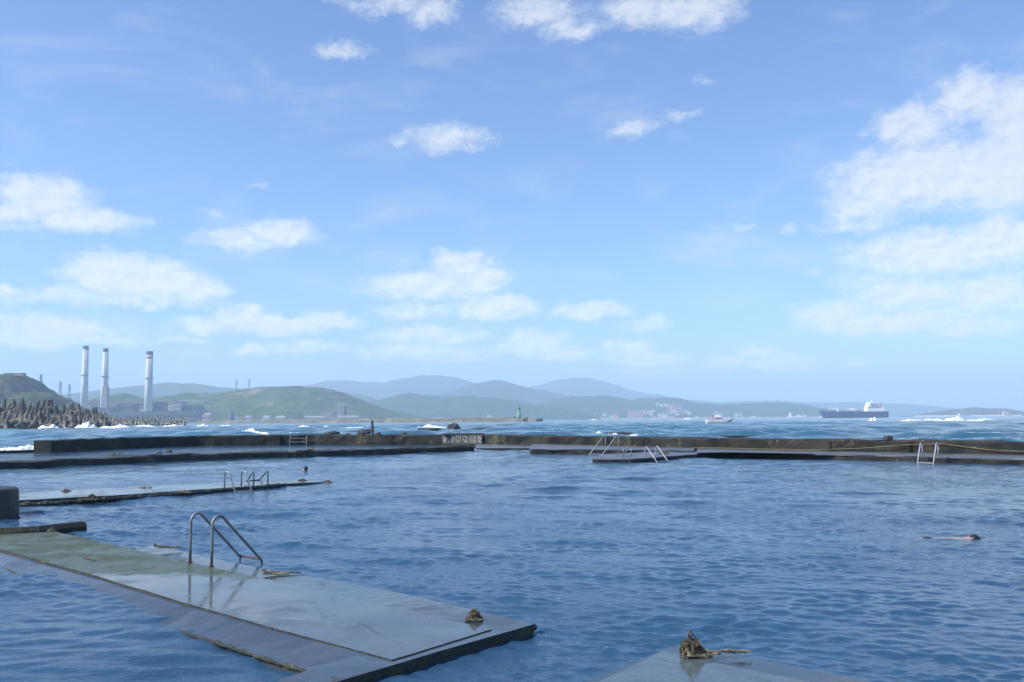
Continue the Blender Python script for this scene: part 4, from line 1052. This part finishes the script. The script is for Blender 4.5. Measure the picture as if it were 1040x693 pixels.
big = [(595.5,426,4,4,YT,PNK,'small pinkish block with paler top, leftmost in the far town'),(625,425.8,5,4,YT,PNK,'pink block at the left of the far town, rising over the shore'),(621,425.8,3.5,3,YT,WHT,'low white block touching the left pink block of the far town'),
 (642,425.6,6,7,YT,PNK,'tall pink block, left half of the pink pair in the far town'),(649.5,425.6,6,6.6,YT,PNK,'tall pink block, right half of the pink pair in the far town'),(645,420,12,3,YT+60,CRM,'cream block rising behind the pink pair'),
 (669.6,425.4,2.2,4.6,YT,WHT,'slim bright white tower on the far shore'),(675,425.4,6.5,3.8,YT,WHT,'wide bright white building right of the slim tower'),(681.5,425.2,5,2.2,YT,WHT,'low white annex on the far shore beside the wide white building'),
 (665,425.4,3,2,YT,CRM,'small pale hut left of the slim white tower'),(708,424.6,4,1.6,YT,WHT,'low white building alone on the far shore, right of the town'),(603,426,6,1.4,YT,WHT,'low white strip of a building on the far shore, left end')]
for px, py, a, b_, Y_, mt, lb in big: house(px, py, a, b_, Y_, mt, ROOFG, lb, TG, 'flat')
hs = [(655,418),(659,417.4),(663,416.5),(661,419.5),(680,411),(684,411.6),(672,410.5),(676,410.2),(668,409.8),(682,414.5),(687,414),(690,412.5),(678,418.4),(674,419.6),(682,417.5),(695,417.5),(697,416.8),(688,419),(700,418.5),(604,421.5),(614,420),(691,416),(671,421),(686,416.4),(748,420.5),(752,420.2),(679,413)]
for i, (px, py) in enumerate(hs):
    wk = rnd.choice(['white','cream','white','pink']); rk = rnd.choice(['grey','red','red','blue'])
    where = ('high on the slope' if py < 412.5 else 'halfway up the slope' if py < 417 else 'low on the slope') + (' above the pink pair' if px < 666 else ' above the white blocks' if px < 686 else ' at the town right end' if px < 720 else ' beyond the fishing boat')
    if px < 620: where = 'low on the slope left of the far town'
    house(px, py+1.0, rnd.uniform(1.8,3.6), rnd.uniform(.9,1.6), YT+40+ (425-py)*22, {'white':WHT,'cream':CRM,'pink':PNK}[wk], {'grey':ROOFG,'red':RRF,'blue':BRF}[rk],
          'tiny %s %s-roofed house %s' % (wk, rk, where), 'houses on the far hillside')
for i, px in enumerate([716,722,735,742,756,764,772,640,611,617,584,556,803,812]):
    house(px, 425, rnd.uniform(2,4), rnd.uniform(.7,1.1), YT, rnd.choice([WHT,CRM]), ROOFG, 'tiny low white building on the far waterline ' + ('left of the far town' if px < 630 else 'under the far town' if px < 712 else 'behind the fishing boat' if px < 745 else 'right of the fishing boat' if px < 780 else 'beside the tiny white vessel'), 'buildings along the far waterline', 'flat')
for px, py, a, b_ in [(386,427,4,2),(446,426.4,14,2.2),(497,425.6,5,4),(492,425.8,4,3),(501,425.6,3.4,2.6)]:
    house(px, py, a, b_, 3000, CRM if a < 10 else WHT, ROOFG, {386:'pale building beyond the pier left of the middle', 446:'long faint white building beyond the pier', 497:'tallest white block beyond the pier near the lighthouse',492:'low block left of the tallest white one beyond the pier',501:'low block right of the tallest white one beyond the pier'}[px], 'buildings beyond the pier', 'flat')
# pale buildings on the cape
for px, py, a, lb in ((1021.5,420,5,'white lighthouse keeper building near the tip of the right cape'),(978,423,8,'low pale building at the foot of the right cape')):
    house(px, py, a, 2.2, 3850, CRM, ROOFG, lb, 'buildings on the right cape', 'flat')

# ------------------------------------------------------------------ ships
def hull_mesh(L, B, D, bow_rise, mats_, name, root, wl=.0, nseg=24, boot=.25, rake=.06, stern_rise=0):
    """lofted hull, bow towards -X"""
    m = MB(); V = []; secs = [(-.5,-.0),(.0,.0)]
    prof = [(0.0,-.35),(.55,-.30),(.86,-.05),(.95,boot*.999),(1.0,boot),(1.0,.6),(1.0,1.0)]
    for i in range(nseg+1):
        u_ = i/nseg; x = -L/2 + L*u_
        wfac = min(1, (math.sin(min(1, u_/.22)*math.pi/2))**.75) * (1 if u_ < .9 else 1-.25*((u_-.9)/.1)**2)
        top = D*(1 + bow_rise*max(0, 1-u_/.2)**1.3 + stern_rise*max(0, (u_-.8)/.2))
        for s_ in (-1, 1):
            for wf, zf in prof:
                z = (zf*top if zf > 0 else zf*D); xs_ = x - rake*L*max(0, zf)*(1-u_)**6 + (0 if zf > 0 else .02*L*(1-u_)**4)
                V.append((xs_, s_*B/2*max(wfac, .02)*wf*(1 if zf > .5 else .9+.1*zf), z))
    k = len(prof); w_ = 2*k; Fh = []; mi = []
    for i in range(nseg):
        for s_ in (0, 1):
            for j in range(k-1):
                a = i*w_+s_*k+j; b = (i+1)*w_+s_*k+j; f_ = (a, a+1, b+1, b) if s_ else (a, b, b+1, a+1)
                m.f.append(f_); m.m.append(1 if j < 3 else 0)
        a = i*w_+k-1; b = (i+1)*w_+k-1; m.f.append((a, b, b+k, a+k)); m.m.append(2)
    e = nseg*w_; m.f.append(tuple([e+j for j in range(k)] + [e+k+j for j in range(k-1,-1,-1)])); m.m.append(0)
    m.v = V
    return m.build(name, mats_, root)
YS = 2000.0; s_ = YS/F
b = at(868.5, 424.3, YS); b.z = 0
ship = empty('cargo_ship', b, 0, 'blue hulled cargo ship with white bridge at the stern, anchored on the horizon', 'ship')
NAVY = mat('navy_hull', (.025,.045,.17), (.02,.035,.13), .02, .5); BOOT = mat('boot_red', (.30,.07,.06)); DECK = mat('ship_deck', (.20,.10,.08)); SHW = mat('ship_white', (.88,.88,.87))
LS = 65*s_
hull_mesh(LS, 22, 14.0, .22, [NAVY, BOOT, DECK], 'hull', ship, boot=.13)
def sbox(c, sz, name, mt, taper=1): m = MB(); m.box(c, sz, taper=taper); return m.build(name, mt, ship)
x_ = lambda px: (px-868.5)*s_
sbox((x_(888), 0, 19), (38, 18, 10), 'superstructure', SHW)
bd = sbox((x_(886.5), 0, 27), (26, 20, 6), 'bridge_deck', SHW); sbox((x_(885.5), 0, 32), (16, 24, 4), 'wheelhouse', SHW)
m = MB()
for zz in (18, 22, 27, 32.3):
    for k in range(8): m.box((x_(888)-15+k*4.2 if zz < 25 else x_(886)-7+k*2, -9.1 if zz < 25 else (-10.1 if zz < 30 else -12.1), zz), (.9,.3,.8))
m.build('bridge_windows', WIN, ship)
sbox((x_(893.5), 0, 27), (8, 7, 12), 'funnel', mat('funnel_buff', (.45,.32,.26)), .85)
m = MB(); m.tube([(x_(886),0,34),(x_(886),0,41)], .6, 6); m.box((x_(886),0,38.5),(7,.6,.6)); m.build('mast', SHW, ship)
for px in (846, 855, 864, 872): sbox((x_(px), 0, 15.4), (14, 14, 2.4), 'hatch', DECK)
for px, hh_ in ((851, 8), (866.5, 7)): 
    m = MB(); m.box((x_(px),0,14+hh_/2),(3,3,hh_)); m.tube([(x_(px),0,14+hh_),(x_(px)-14,0,14+hh_*.8)], .7, 6); m.build('deck_crane', SHW, ship)
m = MB(); m.tube([(x_(843),0,16),(x_(843),0,27)], .5, 6); m.build('foremast', SHW, ship)
m = MB(); m.box((x_(867.5),0,16.5),(16,5,3.5)); m.build('deck_house', SHW, ship)
m = MB()
for k in range(40):
    x0 = -LS/2+2+k*(LS-6)/40; m.box((x0,-10.8,15.2),(.2,.2,1.6))
m.box((0,-10.8,16),(LS-8,.2,.2)); m.build('railing', SHW, ship)
# fishing boat
YB = 330.0; s_ = YB/F
b = at(729.5, 429.2, YB); b.z = .15
bt = empty('fishing_boat', b, R(178), 'small white fishing boat with short masts crossing in front of the far town', 'boat')
PWH = mat('boat_white', (.72,.68,.68), (.62,.56,.56), .4, .5); PKR = mat('boat_pinkish', (.55,.34,.34))
hull_mesh(25*s_, 2.9, 1.15, .75, [PWH, PKR, PKR], 'hull', bt, boot=.2, rake=.1, stern_rise=.25)
def bbox(c, sz, name, mt, taper=1): m = MB(); m.box(c, sz, taper=taper); return m.build(name, mt, bt)
bbox((.2,0,1.75), (2.8,1.9,1.5), 'cabin', PWH, .92); bbox((-.1,0,2.95), (1.6,1.5,.9), 'wheelhouse', PWH, .9)
m = MB()
for k in range(4): m.box((-.9+k*.65, .95, 1.85), (.42,.08,.5)); m.box((-.9+k*.65, -.95, 1.85), (.42,.08,.5))
m.build('cabin_windows', WIN, bt)
m = MB(); m.tube([(1.1,0,2.4),(1.1,0,4.6)], .07, 6); m.tube([(1.1,0,4.2),(-1.6,0,3.6)], .04, 5); m.build('mast', SHW, bt)
m = MB(); m.tube([(-1.2,0,1.2),(-1.2,0,3.9)], .06, 6); m.build('foremast', SHW, bt)
m = MB(); m.box((3.1,0,2.5),(2.6,2.0,.08))
for sx in (1.9,4.3):
    for sy in (-.9,.9): m.tube([(sx,sy,1.2),(sx,sy,2.5)], .05, 5)
m.build('awning', PKR, bt)
m = MB()
for k in range(9): m.tube([(-4.2+k*.5,-.9+.04*k,1.4),(-4.2+k*.5,-.9+.04*k,2.0)], .03, 4)
m.tube([(-4.2,-.9,2.0),(-.2,-.6,2.0)], .03, 4); m.build('railing', SHW, bt)
# distant white vessel
YV = 3000.0; s_ = YV/F; b = at(810, 424.8, YV); b.z = 0
vs_ = empty('coaster_ship', b, 0, 'tiny white vessel near the horizon left of the blue cargo ship', 'ship')
hull_mesh(19*s_, 9, 5.5, .3, [SHW, BOOT, DECK], 'hull', vs_, boot=.1)
for c, sz in (((-24,0,9),(7,6,8)), ((-24,0,15),(4,4,5)), ((5,0,7.5),(12,6,5)), ((24,0,7),(6,6,4))): m = MB(); m.box(c, sz); m.build('deck_house', SHW, vs_)
for px, lb, Yv in ((833,'faint white workboat just left of the cargo ship bow',3200),(765,'faint white workboat in the middle of the right hand bay',2600)):
    b = at(px, 424.6, Yv); b.z = 0; r2_ = empty('workboat', b, 0, lb, 'boat', 'faint workboats on the bay'); hull_mesh(20, 5, 2.4, .5, [SHW, BOOT, DECK], 'hull', r2_, boot=.1)
    m = MB(); m.box((3,0,4),(7,3.6,3.4)); m.build('cabin', SHW, r2_)

# ------------------------------------------------------------------ haze
m = MB(); HB = 12600.0
m.box((0,0,(500-5)/2), (2*HB, 2*HB, 505))
hz_ = bpy.data.materials.new('haze'); hz_.use_nodes = True; n = NT(hz_.node_tree)
n.n.remove(n.n['Principled BSDF'])
pv = n.new('ShaderNodeVolumePrincipled', ins={'Color': (.62,.81,.98,1), 'Density': HAZE_DENSITY, 'Anisotropy': 0.0})
n.l.new(pv.outputs[0], n.n['Material Output'].inputs['Volume'])
tag(m.build('haze', hz_), kind='stuff')
